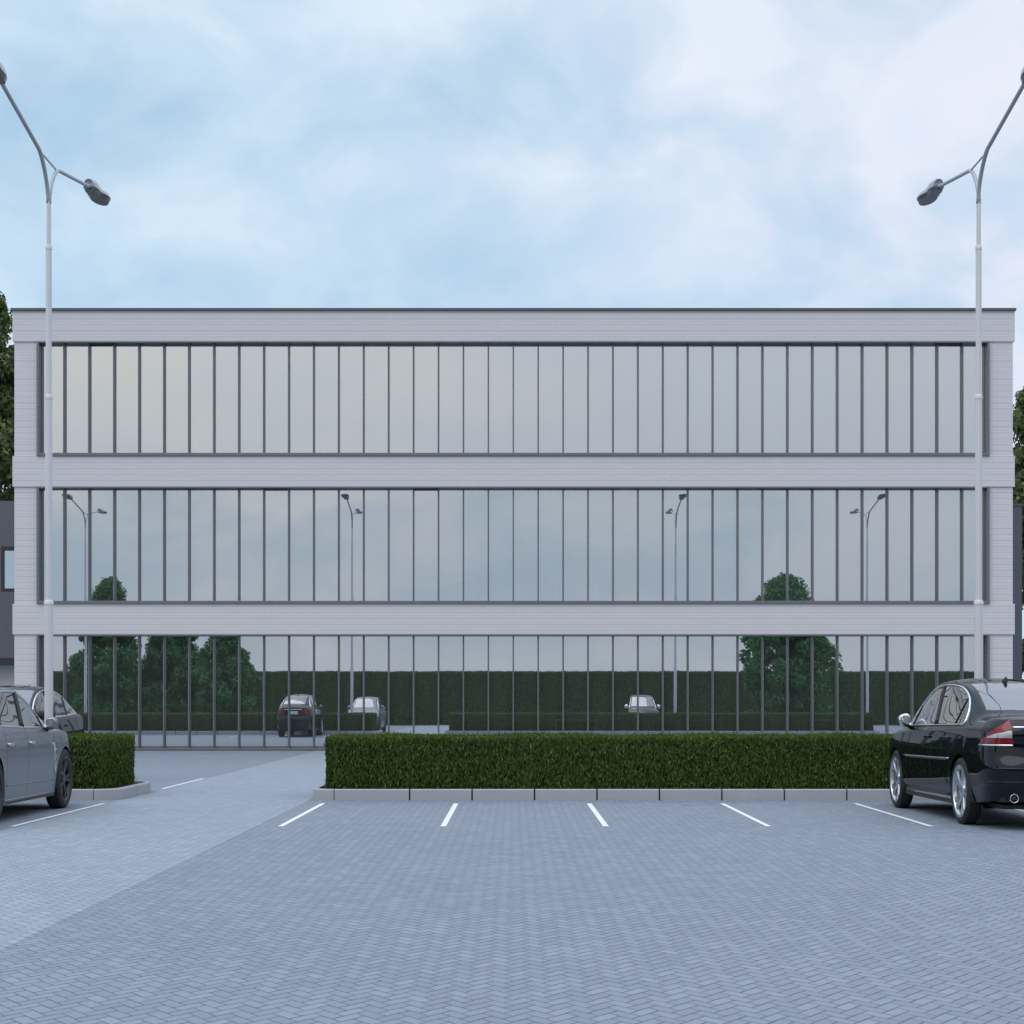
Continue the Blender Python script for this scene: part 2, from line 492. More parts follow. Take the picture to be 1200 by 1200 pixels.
def kerb_ring(x0, x1, rnd_left, rnd_right, joints_from, label):
    """kerb stones round a planting bed; stones are 0.784 m long with open joints"""
    m = MB()
    w = .10; g = .02
    def stone(pts_out, pts_in):
        n = len(pts_out)
        b = .012
        vs = []; 
        for (ox, oy), (ix, iy) in zip(pts_out, pts_in):
            dx, dy = ix - ox, iy - oy; L = math.hypot(dx, dy); dx /= L; dy /= L
            vs += [(ox, oy, -.05), (ox, oy, KZ - b), (ox + dx * b, oy + dy * b, KZ), (ix, iy, KZ), (ix, iy, -.05)]
        fs = []
        for i in range(n - 1):
            for k in range(4):
                fs.append((i * 5 + k, (i + 1) * 5 + k, (i + 1) * 5 + k + 1, i * 5 + k + 1))
        fs.append((4, 3, 2, 1, 0)); fs.append(tuple((n - 1) * 5 + k for k in range(5)))
        m.add(vs, fs)
    rad = .40
    rx = rad * .75
    def run(y_out, y_in, sgn):
        xs = []
        a = x0 + (rx + .0 if rnd_left else 0); bb = x1 - (rx if rnd_right else 0)
        cuts = [a]
        c = joints_from
        while c < a + .12: c += .784
        while c < bb - .12: cuts.append(c); c += .784
        cuts.append(bb)
        for p, q in zip(cuts[:-1], cuts[1:]):
            stone([(p + g / 2, y_out), (q - g / 2, y_out)], [(p + g / 2, y_in), (q - g / 2, y_in)])
    run(KY0, KY0 + w, 1); run(KY1, KY1 - w, -1)
    def corner(cx, cy, a0, a1):
        N = 10
        o = []; i = []
        for k in range(N + 1):
            a = R(a0 + (a1 - a0) * k / N)
            o.append((cx + rx * math.cos(a), cy + rad * math.sin(a)))
            i.append((cx + (rx - w * .7) * math.cos(a), cy + (rad - w) * math.sin(a)))
        stone(o, i)
    for left, on in ((True, rnd_left), (False, rnd_right)):
        if not on: continue
        cx = x0 + rx if left else x1 - rx
        xo = x0 if left else x1; xi = xo + (w * .7 if left else -w * .7)
        corner(cx, KY0 + rad, 180 if left else 270, 270 if left else 360)
        corner(cx, KY1 - rad, 90 if left else 0, 180 if left else 90)
        ys = [KY0 + rad + (KY1 - KY0 - 2 * rad) * t for t in (0, .5, 1)]
        for p, q in zip(ys[:-1], ys[1:]):
            stone([(xo, p + g / 2), (xo, q - g / 2)], [(xi, p + g / 2), (xi, q - g / 2)])
    o = m.build('kerb', M['kerb'])
    tag(o, label, None, None, 'structure')
    s = MB()
    ring = []
    for cx, cy, a0 in ((x1 - rx, KY0 + rad, 270), (x1 - rx, KY1 - rad, 0), (x0 + rx, KY1 - rad, 90), (x0 + rx, KY0 + rad, 180)):
        for k in range(7):
            a = R(a0 + 15 * k)
            ring.append((cx + (rx - .04) * math.cos(a), cy + (rad - .06) * math.sin(a)))
    nn_ = len(ring)
    s.add([(a, b, -.04) for a, b in ring] + [(a, b, .115) for a, b in ring],
          [tuple(range(nn_, 2 * nn_))] + [(i, (i + 1) % nn_, nn_ + (i + 1) % nn_, nn_ + i) for i in range(nn_)])
    tag(s.build('planting_bed', M['soil']), kind='structure')
j0 = wx(480, KY0)
kerb_ring(-2.56, 13.55, True, True, j0, None)
kerb_ring(-18.3, -4.97, True, True, wx(99, KY0) - .784 * 16, None)

# ---------------------------------------------------------------- main building
YB = 45.82                                  # front of the brick bands
GLY = 46.04                                 # outer face of the glass
def bx(u): return wx(u, YB)
def bz(v): return wz(v, YB)
XL, XR = bx(14.6), bx(1189.2)               # bands
PL, PR = bx(16.4), bx(1187.3)               # corner piers
DEPTH = 60.0
root = empty('office_building', ((XL + XR) / 2, YB, 0))
RX, RY = root.location.x, root.location.y
class LB(MB):
    """mesh in world coordinates, stored relative to the building's base"""
    def build(s, name, mats, parent=None, smooth=False, auto=None):
        s.v = [(x - RX, y - RY, z) for x, y, z in s.v]
        return super().build(name, mats, parent, smooth, auto)
tag(root, 'white brick three storey office building with long bands of mirrored windows', 'building')
FL, FR = bx(43.3), bx(1159.3)
rows = [(400.0, 534.3), (570.3, 707.6), (743.2, 879.8)]
bands = [(364.3, 400.0), (534.3, 570.3), (707.6, 743.2)]
w = LB()
PIER = .035
for (a, b) in bands:
    z1, z0 = bz(a), bz(b)
    w.box(XL, XR, YB, YB + .42, z0, z1)
for (a, b) in rows:
    z1, z0 = bz(a), max(bz(b), 0)
    w.box(PL, FL, YB + PIER, YB + .42, z0, z1)
    w.box(FR, PR, YB + PIER, YB + .42, z0, z1)
# side and back walls
top = bz(364.3)
w.box(PL, PL + .35, YB + .42, DEPTH, 0, top)
w.box(PR - .35, PR, YB + .42, DEPTH, 0, top)
w.box(PL + .35, PR - .35, DEPTH - .35, DEPTH, 0, top)
w.build('wall', M['brick'], root)
c = LB(); c.bbox(bx(12.6), bx(1190.6), YB - .05, DEPTH + .06, bz(364.3), bz(361.2), .008)
c.build('roof', M['coping'], root)
fl = LB()
for (a, b) in bands:
    z1, z0 = bz(a) - .06, bz(b) + .06
    fl.box(PL + .36, PR - .36, YB + .43, DEPTH - .36, z0, z1)
fl.build('floor_slab', M['interior'], root)
fl = LB(); fl.box(PL + .36, PR - .36, YB + .43, DEPTH - .36, .0, .03); fl.build('ground_floor', M['carpet'], root)
cw = LB()
cw.box(PL + .36, PR - .36, 53.0, 53.2, .03, top - .8)
for k in range(12): # partition walls behind the glass, uneven so that they do not read as a grid
    xx = PL + 1.4 + k * 2.02 + (.35 if k % 3 else -.3)
    cw.box(xx, xx + .12 + .4 * (k % 4 == 1), 49.3 + (k % 3) * .6, 52.99, .031, top - .81)
cw.build('partition', M['interior'], root)
MUL = [bx(601.5 + 29.33 * k) for k in range(-18, 19)]
vent = {0: [(-17, -16), (17, 18)], 1: [(-10, -9), (-4, -3)], 2: []}
for ri, (a, b) in enumerate(rows):
    z1, z0 = bz(a), bz(b)
    ground = ri == 2
    if ground: z0 = .012
    ft = bz(a) - bz(a + 1.9); fw = bx(2.7) - bx(0); yf = YB - .045
    fr = LB()
    fr.bbox(FL, FL + fw, yf, GLY + .10, z0, z1, .004)
    fr.bbox(FR - fw, FR, yf, GLY + .10, z0, z1, .004)
    fr.bbox(FL + fw + .001, FR - fw - .001, yf + .003, GLY + .10, z1 - ft, z1 - .001, .004)
    sb = ft * (1.85 if not ground else 1.0)
    fr.bbox(FL + fw + .001, FR - fw - .001, yf + .003, GLY + .10, z0 + .001, z0 + sb, .004)
    wo = fr.build('ribbon_window', M['frame'], root)
    gx0, gx1 = FL + fw, FR - fw
    gz0, gz1 = z0 + sb - .004, z1 - ft + .004
    edges = [gx0] + MUL + [gx1]
    for k in range(38):
        p, q = edges[k], edges[k + 1]
        cx, cz = (p + q) / 2, (gz0 + gz1) / 2
        m = MB(); hw, hh = (q - p) / 2 - .008, (gz1 - gz0) / 2
        m.box(-hw, hw, 0, .02, -hh, hh, 1, front=0)
        o = m.build('window_pane', [M['glass'], M['pane_edge']], wo)
        o.location = (cx - RX, GLY - RY, cz)
        o.rotation_euler = (R(random.uniform(-.005, .005)), 0, R(random.uniform(-.02, .02)))
    mw = .0175
    for k, x in enumerate(MUL):
        m = LB(); m.bbox(x - mw, x + mw, GLY - .13, GLY + .09, z0 + sb + .001, z1 - ft - .001, .004)
        m.build('mullion', M['mullion'], wo)
    if ground:
        m = LB(); m.box(gx0 + .002, gx1 - .002, GLY - .03, GLY - .006, z0 + sb + .002, z0 + sb + .05)
        m.build('bottom_rail', M['mullion'], wo)
    for (ka, kb) in vent[ri]:
        x0, x1 = MUL[ka + 18], MUL[kb + 18]
        m = LB(); m.box(x0 + mw + .001, x1 - mw - .001, GLY - .145, GLY - .02, z1 - ft - .022, z1 - ft - .002)
        m.build('vent_box', M['dark'], wo)

# desks inside, seen faintly through the glass
def desk(x, y, z, wd, label):
    d = empty('office_desk', (x, y, z))
    tag(d, label, 'desk', 'office desks behind the glass')
    m = MB(); m.bbox(-wd / 2, wd / 2, -.4, .4, .71, .745, .008); m.build('desk_top', M['desk'], d)
    for sx in (-1, 1):
        for sy in (-1, 1):
            m = MB(); m.bbox(sx * (wd / 2 - .05) - .02, sx * (wd / 2 - .05) + .02, sy * .34 - .02, sy * .34 + .02, 0, .709, .004)
            m.build('leg', M['desk'], d)
F2 = bz(707.6) - .06
for (u, zf_, lab) in ((675, .03, 'pale desk behind ground floor glass, just left of the mirrored windscreen'), (819, .03, 'pale desk behind ground floor glass, between mirrored windscreen and mirrored tree'),
                 (963, .03, 'pale desk behind ground floor glass, at the right foot of the mirrored tree'),
                 (532, F2, 'pale desk behind middle floor glass, nearest the mirrored lamp left of centre'), (675, F2, 'pale desk behind middle floor glass, near the centre of the building')):
    desk(wx(u, 46.9), 46.9, zf_, 46.5 * 52 / F, lab)

# ---------------------------------------------------------------- neighbours
def nb(x0, x1, y0, y1, label, left):
    n = empty('neighbour_block', ((x0 + x1) / 2, y0, 0))
    ox, oy = n.location.x, n.location.y
    tag(n, label, 'building')
    def B(name, mat, *bs, parent=n):
        m = MB()
        for b in bs: m.box(b[0] - ox, b[1] - ox, b[2] - oy, b[3] - oy, b[4], b[5])
        return m.build(name, mat, parent)
    if left:
        Z = lambda v: wz(v, y0)
        zt, zb = Z(587), Z(771)
        B('wall', M['cladding'], (x0, x1, y0, y1, Z(640.5), zt), (x0, x1, y0, y1, zb, Z(693.5)))
        B('fascia', M['dark'], (x0, x1, y0 - .03, y1, Z(779), zb - .002))
        B('lower_wall', M['palewall'], (x0, x1, y0 + .5, y1, 0, Z(779) - .002))
        for k in range(4):
            xe = wx(1.5, y0) - .9 - k * 3.2 + .9
            a, b_ = (xe, x1) if k == 0 else (xe, xe + 2.6)
            if k: B('wall', M['cladding'], (b_ + .001, b_ + .599, y0, y1, Z(693.5) + .001, Z(640.5) - .001))
            f = B('window', M['dark'], (a, a + .06, y0 + .01, y0 + .12, Z(693.5), Z(640.5)), (b_ - .06, b_, y0 + .01, y0 + .12, Z(693.5), Z(640.5)),
                  (a + .06, b_ - .06, y0 + .01, y0 + .12, Z(645), Z(640.5)), (a + .06, b_ - .06, y0 + .01, y0 + .12, Z(693.5), Z(689.5)))
            B('pane', M['glass'], (a + .06, b_ - .06, y0 + .07, y0 + .09, Z(689.5), Z(645)), parent=f)
        B('back_wall', M['interior'], (x0, x1, y0 + 1.5, y0 + 1.6, Z(693), Z(641)))
        B('lower_window', M['dark'], (x1 - 1.02, x1 - .96, y0 + .47, y0 + .5, 0, Z(781)))
    else:
        Z = lambda v: wz(v, y0)
        B('wall', M['cladding'], (x0, x1, y0, y1, 0, Z(593)))
        B('roof', M['coping'], (x0 - .03, x1 + .03, y0 - .03, y1 + .03, Z(593) + .001, Z(593) + .06))
nb(-26, PL - .002, 50.0, 58.5, 'dark grey block with a framed window at the left edge of the white building', True)
nb(PR + .002, wx(1197.8, 50.0), 50.0, 58.5, 'plain dark grey block at the right edge of the white building', False)

# ---------------------------------------------------------------- lamps
def lamp_proto():
    L = empty('street_lamp')
    Y = 23.77
    zj = [wz(v, Y) - .115 for v in (706, 465, 290)]
    zf = wz(236, Y) - .115; zb = 8.19
    m = MB()
    def cyl(z0, z1, r0, r1):
        m.tube([(0, 0, z0), (0, 0, z1)], [r0, r1], 20)
    cyl(0, zj[0], .056, .056); cyl(zj[0], zj[1], .045, .045); cyl(zj[1], zj[2], .038, .038)
    cyl(zj[2], zf, .029, .028)
    for z, r in zip(zj, (.062, .05, .042)):
        m.tube([(0, 0, z - .03), (0, 0, z + .012), (0, 0, z + .03)], [r, r, r * .78], 20)
    m.build('pole', M['pole'], L, auto=40)
    m = MB(); m.tube([(0, 0, -.02), (0, 0, .03)], .13, 24); m.tube([(0, 0, .03), (0, 0, .16), (0, 0, .18)], [.085, .085, .058], 20)
    m.build('base_plate', M['pole'], L, auto=40)
    m = MB(); m.tube([(0, -.44, zb), (0, .44, zb)], .0125, 8); m.build('tie_rod', M['arm'], L, smooth=True)
    for s in (-1, 1):
        pts = []
        P0, P1, P2, P3 = Vector((0, 0, zf - .03)), Vector((0, .01 * s, zf + .25)), Vector((0, .30 * s, zb - .04)), Vector((0, .47 * s, zb + .02))
        for k in range(13):
            t = k / 12
            pts.append(P0 * (1 - t) ** 3 + P1 * 3 * t * (1 - t) ** 2 + P2 * 3 * t * t * (1 - t) + P3 * t ** 3)
        end = Vector((0, 2.32 * s, 8.505))
        for k in range(1, 9): pts.append(P3.lerp(end, k / 8))
        m = MB(); m.tube([(p.x + .006 * s, p.y, p.z) for p in pts], [.027] * 13 + [.026] * 8, 14)
        m.build('arm', M['arm'], L, smooth=True)
        # luminaire: peanut shaped in plan, tall rounded cover at the arm end, flat lens below
        N = 26; ln = 1.02
        def half(t):
            a = 0.105 * max(0, 1 - ((t - .20) / .27) ** 2) ** .5 if abs(t - .20) < .27 else 0
            b = 0.150 * max(0, 1 - ((t - .66) / .345) ** 2) ** .5 if abs(t - .66) < .345 else 0
            base = .10 if .16 < t < .62 else 0
            return max(a, b, base * (1 if .2 < t < .5 else .8), .012)
        def crest(t):
            a = .14 * max(0, 1 - ((t - .20) / .30) ** 2) ** .5 if abs(t - .20) < .30 else 0
            b = .09 * max(0, 1 - ((t - .60) / .41) ** 2) ** .5 if abs(t - .60) < .41 else 0
            return max(a, b, .02)
        ts = [k / N for k in range(N + 1)]
        hs = [half(t) for t in ts]; hs = [hs[0]] + [(hs[i - 1] + 2 * hs[i] + hs[i + 1]) / 4 for i in range(1, N)] + [hs[-1]]
        cs = [crest(t) for t in ts]; cs = [cs[0]] + [(cs[i - 1] + 2 * cs[i] + cs[i + 1]) / 4 for i in range(1, N)] + [cs[-1]]
        K = 14
        vs = []; fs = []
        for t, hh, cc in zip(ts, hs, cs):
            for k in range(K + 1):
                a = math.pi * k / K
                vs.append((hh * math.cos(a), s * t * ln, cc * math.sin(a) ** .8 + .02))
        for i in range(N):
            for k in range(K):
                fs.append((i * (K + 1) + k, i * (K + 1) + k + 1, (i + 1) * (K + 1) + k + 1, (i + 1) * (K + 1) + k))
        fs.append(tuple(range(K + 1))); fs.append(tuple(N * (K + 1) + k for k in range(K + 1)))
        m = MB(); m.add(vs, fs)
        h = m.build('lamp_head', M['lampshell'], L, smooth=True)
        m = MB(); vs = []; fs = []
        for t, hh in zip(ts, hs):
            vs += [(-hh * .97, s * t * ln, .02), (-hh * .75, s * t * ln, -.028), (hh * .75, s * t * ln, -.028), (hh * .97, s * t * ln, .02)]
        for i in range(N):
            for k in range(3): fs.append((i * 4 + k, i * 4 + k + 1, (i + 1) * 4 + k + 1, (i + 1) * 4 + k))
        fs.append((0, 1, 2, 3)); fs.append((N * 4, N * 4 + 1, N * 4 + 2, N * 4 + 3))
        m.add(vs, fs)
        g = m.build('lens', M['lampglass'], h, auto=50)
        h.location = (0, 2.22 * s, 8.475)
        h.rotation_euler = (R(2.5) * s, 0, 0)
    return L
lp = lamp_proto()
lamps = [(-6.08, 'white twin arm street lamp rising behind the grey cars at left'), (6.08, 'white twin arm street lamp rising behind the black car at right'),
         (-16.1, 'twin arm street lamp mirrored in the glass near the left corner of the building'), (13.3, 'twin arm street lamp mirrored in the glass beside the round topped tree at right')]
for i, (x, lab) in enumerate(lamps):
    o = lp if i == 0 else copy_tree(lp)
    o.location = (x, 23.77, .115 if i != 99 else 0)
    tag(o, lab, 'street lamp', 'twin arm street lamps along the planting strip')

# ---------------------------------------------------------------- trees
def tree(name, x, y, ht, rx, ry, base, n_clump, per, leaf, mat, label, sx=1.0, shape=1.0):
    T = empty(name, (x, y, 0)); tag(T, label, 'tree')
    m = MB()
    tr = ht * .018 + .05
    pts = [Vector((0.04 * math.sin(k * 1.3), .05 * math.cos(k), ht * .82 * k / 8)) for k in range(9)]
    m.tube(pts, [tr * (1.25 if k == 0 else 1) * (1 - k / 9.5) for k in range(9)], 10)
    vl = []
    cl = []
    tries = 0
    while len(cl) < n_clump and tries < 20000:
        tries += 1
        t = random.random() ** .85
        z = base + (ht - base) * t
        q0 = .30
        prof = (1 if t < q0 else max(.02, 1 - ((t - q0) / (1 - q0)) ** 1.6) ** .72) * (.86 + .14 * min(1, t * 4))
        prof *= 1 + .13 * math.sin(5 * t * 3 + x) * math.cos(t * 9 + y)
        a = random.uniform(0, 2 * math.pi)
        rr = math.sqrt(random.uniform(.12, 1)) * prof
        lob = 1 + .18 * math.sin(3 * a + t * 7 + x)
        p = Vector((math.cos(a) * rr * rx * lob, math.sin(a) * rr * ry * lob, z))
        if all((p - q).length > .14 * min(rx, ry) for q in cl[-60:]): cl.append(p)
    for i, p in enumerate(cl):
        cr = random.uniform(.22, .42) * min(rx, ry) * .75
        npf = int(per * random.uniform(.5, 1.3))
        d = rng.normal(0, 1, (npf, 3)); d /= np.linalg.norm(d, axis=1)[:, None]
        q = np.array(p) + d * (cr * rng.uniform(.25, 1, (npf, 1)) ** .6) * np.array([1 * sx, 1, .8])
        up = d * .5 + np.array([0, 0, -.35]) + rng.normal(0, .3, (npf, 3))
        vl.append(leaves(q, d, up, leaf, .52, .35, .4))
        if i % 6 == 0:
            r0 = pts[min(8, max(2, int(8 * (p.z * .75) / (ht * .82))))]
            mid = r0.lerp(p, .5) + Vector((0, 0, .15))
            m.tube([r0, mid, p], [tr * .35, tr * .22, tr * .06], 6)
    m.build('trunk', M['bark'], T, smooth=True)
    me = leaf_mesh('crown', vl)
    link('crown', me, mat, T)
    return T
tree('leafy_tree', wx(-17, 63), 63, 15.4, 2.4, 3.2, 3.0, 220, 190, .24, M['treeleaf'], 'tall leafy tree rising behind the left corner of the white building')
tree('leafy_tree', wx(1226, 63), 63, 12.4, 2.3, 3.0, 1.5, 190, 190, .24, M['treeleaf'], 'leafy tree behind the right corner of the white building')
VD = 92.2 - 14
def vx(u, Y=14): return (u - CX) * (2 * GLY - Y) / F
tree('garden_tree', vx(128), 14, 6.35, 1.55, 1.5, .3, 230, 130, .17, M['yardleaf'], 'tallest tree mirrored in the glass at the left end of the building')
tree('garden_tree', vx(196), 13, 5.1, 1.45, 1.5, .3, 170, 130, .17, M['yardleaf'], 'dense tree mirrored in ground floor glass between two other trees')
tree('garden_tree', vx(266), 14.5, 4.25, 1.25, 1.3, .3, 150, 130, .17, M['yardleaf'], 'small tree mirrored in ground floor glass, the one nearest the mirrored dark car')
tree('garden_tree', vx(921), 14, 6.6, 1.95, 1.6, .3, 300, 130, .17, M['yardleaf'], 'broad tree mirrored alone in the right half of the glass', shape=1.15)

# ---------------------------------------------------------------- cars
def pchip(tab):
    xs = np.array([a for a, b in tab], float); ys = np.array([b for a, b in tab], float)
    if xs[0] > xs[-1]: xs, ys = xs[::-1], ys[::-1]
    h = np.diff(xs); dl = np.diff(ys) / h
    d = np.zeros_like(ys)
    for i in range(1, len(xs) - 1):
        if dl[i - 1] * dl[i] > 0:
            w1 = 2 * h[i] + h[i - 1]; w2 = h[i] + 2 * h[i - 1]
            d[i] = (w1 + w2) / (w1 / dl[i - 1] + w2 / dl[i])
    d[0] = dl[0]; d[-1] = dl[-1]
    def f(x):
        x = np.clip(np.asarray(x, float), xs[0], xs[-1])
        i = np.clip(np.searchsorted(xs, x) - 1, 0, len(h) - 1)
        t = (x - xs[i]) / h[i]
        return ((1 + 2 * t) * (1 - t) ** 2 * ys[i] + t * (1 - t) ** 2 * h[i] * d[i] + t * t * (3 - 2 * t) * ys[i + 1] + t * t * (t - 1) * h[i] * d[i + 1])
    return f

def smooth_curve(pts, n=8, closed=False):
    P = [Vector(p) for p in pts]; N = len(P); out = []
    rngi = range(N if closed else N - 1)
    for i in rngi:
        if closed: p0, p1, p2, p3 = P[i - 1], P[i], P[(i + 1) % N], P[(i + 2) % N]
        else: p0, p1, p2, p3 = P[max(i - 1, 0)], P[i], P[i + 1], P[min(i + 2, N - 1)]
        for k in range(n):
            t = k / n
            out.append(.5 * ((2 * p1) + (p2 - p0) * t + (2 * p0 - 5 * p1 + 4 * p2 - p3) * t * t + (3 * p1 - p0 - 3 * p2 + p3) * t ** 3))
    if not closed: out.append(P[-1])
    return out

def inpoly(px, pz, poly):
    ins = np.zeros(px.shape, bool)
    n = len(poly)
    for i in range(n):
        x1, z1 = poly[i]; x2, z2 = poly[(i + 1) % n]
        cond = ((z1 > pz) != (z2 > pz))
        with np.errstate(divide='ignore', invalid='ignore'):
            xi = (x2 - x1) * (pz - z1) / (z2 - z1 + 1e-12) + x1
        ins ^= cond & (px < xi)
    return ins

def make_car(S):
    """body from one analytic surface, cut into its panels"""
    root = empty(S['name'])
    W = S['w']; yt, yn = S['tail'], S['nose']
    ra, fa = S['ra'], S['fa']; AR = S['arch']; wr_ = S['wheel_r']
    zc, zr, zs, wrail, sill = pchip(S['zc']), pchip(S['zr']), pchip(S['zs']), pchip(S['wr']), pchip(S['sill'])
    wplan = pchip(S['wplan'])
    prof = pchip(S['prof'])
    nT, LT = S['ntail'], S['Ltail']; nN, LN = S['nnose'], S['Lnose']
    toff, noff = pchip(S['toff']), pchip(S['noff'])
    # stations
    ys = []
    for k in [.004, .04, .15, .4] + list(range(1, 46)):
        th = math.pi / 2 * k / 46
        ys.append(yt + LT * (1 - math.cos(th) ** (2 / nT)))
        ys.append(yn - LN * (1 - math.cos(th) ** (2 / nN)))
    ys += list(np.arange(yt + .02, yn - .02, .022))
    for yc in (ra, fa):
        for k in range(0, 49):
            ys.append(yc + AR * math.cos(math.pi * k / 48))
        ys += [yc + AR + .002, yc - AR - .002]
    g = .0045
    seams = S['seams']
    for s in seams: ys += [s - g, s + g]
    ys = sorted(ys)
    keep = [ys[0]]
    prot = set()
    for s in seams: prot |= {round(s - g, 5), round(s + g, 5)}
    for y in ys[1:]:
        if round(y, 5) in prot:
            while len(keep) > 1 and y - keep[-1] < .004 and round(keep[-1], 5) not in prot: keep.pop()
            keep.append(y)
        elif y - keep[-1] > (1e-9 if (y < yt + .004 or y > yn - .004) else .0018 if (y < yt + .1 or y > yn - .1) else .005): keep.append(y)
    ys = np.array(keep)
    eps = 1e-4
    ft = np.where(ys < yt + LT, np.clip(1 - np.clip((yt + LT - ys) / LT, 0, 1 - eps) ** nT, 0, 1) ** (1 / nT), 1)
    fn = np.where(ys > yn - LN, np.clip(1 - np.clip((ys - yn + LN) / LN, 0, 1 - eps) ** nN, 0, 1) ** (1 / nN), 1)
    ys_t = np.clip((ys - yt) / LT, 0, 1); ys_n = np.clip((yn - ys) / LN, 0, 1)
    e = np.clip(1 - (1 - ys_t) ** nT, 0, 1) ** (1 / nT) * np.clip(1 - (1 - ys_n) ** nN, 0, 1) ** (1 / nN)
    e[0] = 0.0; e[-1] = 0.0
    zb = sill(ys)
    zarch = np.zeros_like(ys)
    for yc in (ra, fa):
        d2 = AR ** 2 - (ys - yc) ** 2
        zarch = np.maximum(zarch, np.where(d2 > 0, wr_ + np.sqrt(np.maximum(d2, 0)), 0))
    zb = np.maximum(zb, zarch)
    ZS = zs(ys)
    zb = np.minimum(zb, ZS - .04)
    wp = wplan(ys) * W
    NS, NG, NR = 34, 26, 26
    rowsX, rowsY, rowsZ, band = [], [], [], []
    for k in range(NS + 1):
        t = k / NS
        z = zb + (ZS - zb) * t
        x = wp * prof(z) * e
        rowsX.append(x); rowsZ.append(z)
    xs_ = wp * prof(ZS)
    WR, ZR, ZC = wrail(ys), zr(ys), zc(ys)
    for k in range(1, NG + 1):
        t = k / NG
        # ledge inward at the shoulder, then up the glasshouse with a slight bulge
        led = S['ledge']
        hgt = np.maximum(ZR - ZS, 0)
        amt = np.clip(hgt / .30, 0, 1)
        b0x, b0z = xs_, ZS
        b1x, b1z = xs_ - led * amt - (xs_ - WR) * .15 * (1 - amt), ZS + .035 * amt + hgt * .25 * (1 - amt)
        b2x, b2z = b1x * .5 + WR * .5 + .016 * amt, b1z * .4 + ZR * .6
        b3x, b3z = WR, ZR
        x = b0x * (1 - t) ** 3 + 3 * b1x * t * (1 - t) ** 2 + 3 * b2x * t * t * (1 - t) + b3x * t ** 3
        z = b0z * (1 - t) ** 3 + 3 * b1z * t * (1 - t) ** 2 + 3 * b2z * t * t * (1 - t) + b3z * t ** 3
        rowsX.append(x * e); rowsZ.append(z)
    for k in range(1, NR + 1):
        t = k / NR
        u = (1 - t) ** 1.25
        x = WR * u
        z = ZR + (ZC - ZR) * (1 - u ** 2.3)
        rowsX.append(x * e); rowsZ.append(z)
    X = np.array(rowsX); Z = np.array(rowsZ); Y = np.tile(ys, (len(rowsX), 1))
    bt = np.clip((yt + .75 - Y) / .75, 0, 1); bt = bt * bt * (3 - 2 * bt)
    bn = np.clip((Y - yn + .8) / .8, 0, 1); bn = bn * bn * (3 - 2 * bn)
    Y2 = Y + toff(Z) * bt + noff(Z) * bn
    nr, nc = X.shape
    fx = (X[:-1, :-1] + X[1:, :-1] + X[:-1, 1:] + X[1:, 1:]) / 4
    fy = (Y2[:-1, :-1] + Y2[1:, :-1] + Y2[:-1, 1:] + Y2[1:, 1:]) / 4
    fy0 = (Y[:-1, :-1] + Y[:-1, 1:] + Y[1:, :-1] + Y[1:, 1:]) / 4
    fz = (Z[:-1, :-1] + Z[1:, :-1] + Z[:-1, 1:] + Z[1:, 1:]) / 4
    bandi = np.zeros((nr - 1, nc - 1), int); bandi[NS:NS + NG] = 1; bandi[NS + NG:] = 2
    cat = np.full((nr - 1, nc - 1), 'body', dtype=object)
    pil = S['pillars']
    # doors
    for nm, (a, b) in S['doors'].items():
        msk = (fy0 > a + g) & (fy0 < b - g) & (fz > S['door_bottom']) & ((bandi == 0) | ((bandi == 1) & (fz < S['door_top'])))
        cat[msk] = nm
    for s in seams:
        msk = (np.abs(fy0 - s) < g) & (fz > S['door_bottom']) & ((bandi == 0) | ((bandi == 1) & (fz < S['door_top'])))
        cat[msk] = 'seam'
    lo = min(seams[:S['ndoor']]); hi = max(seams[:S['ndoor']])
    # glass
    for nm, poly in S['side_glass']:
        msk = (bandi == 1) & inpoly(fy0, fz, poly)
        cat[msk] = nm
    outer = (bandi == 1) & inpoly(fy0, fz, S['dlo']) & np.array([[c in ('body', 'seam') or str(c).startswith('door') for c in r] for r in cat])
    cat[outer] = 'pillar'
    WRr = wrail(fy0)
    for nm, (ya, yb_, marg, curve) in S['screens'].items():
        rel = np.abs(fx) / np.maximum(WRr, .01)
        shift = curve * rel ** 2
        msk = (bandi == 2) & (fy0 > ya + shift) & (fy0 < yb_ + shift) & (rel < marg)
        cat[msk] = nm
        rim = (bandi == 2) & (fy0 > ya + shift - .022) & (fy0 < yb_ + shift + .022) & (rel < marg + .035) & ~msk
        cat[rim] = 'screen_seal'
    for nm, ymin, ymax, poly, *side in S['lamps']:
        msk = (fy > ymin) & (fy < ymax) & inpoly(np.abs(fx), fz, poly)
        if side: msk &= inpoly(fy, fz, side[0])
        cat[msk] = nm
    for nm, ymin, ymax, poly in S.get('patches', []):
        msk = (fy > ymin) & (fy < ymax) & inpoly(np.abs(fx), fz, poly)
        cat[msk] = nm
    P = np.stack([X * SX, Y2, Z], -1)
    mats = S['mats']
    parts = {}
    def extract(nm, side):
        """side -1, +1 or 0 (both halves mirrored into one mesh)"""
        idx = np.argwhere(cat == nm)
        m = MB()
        for sgn in ((-1, 1) if side == 0 else (side,)):
            vid = {}
            vs = []; fs = []
            for i, j in idx:
                q = []
                for (a, b) in ((i, j), (i, j + 1), (i + 1, j + 1), (i + 1, j)):
                    key = (a, b)
                    if key not in vid:
                        vid[key] = len(vs)
                        p = P[a, b]
                        vs.append((0.0 if a == nr - 1 else sgn * p[0], p[1], p[2]))
                    q.append(vid[key])
                if sgn < 0: q = q[::-1]
                fs.append(tuple(q))
            m.add(vs, fs)
        return m
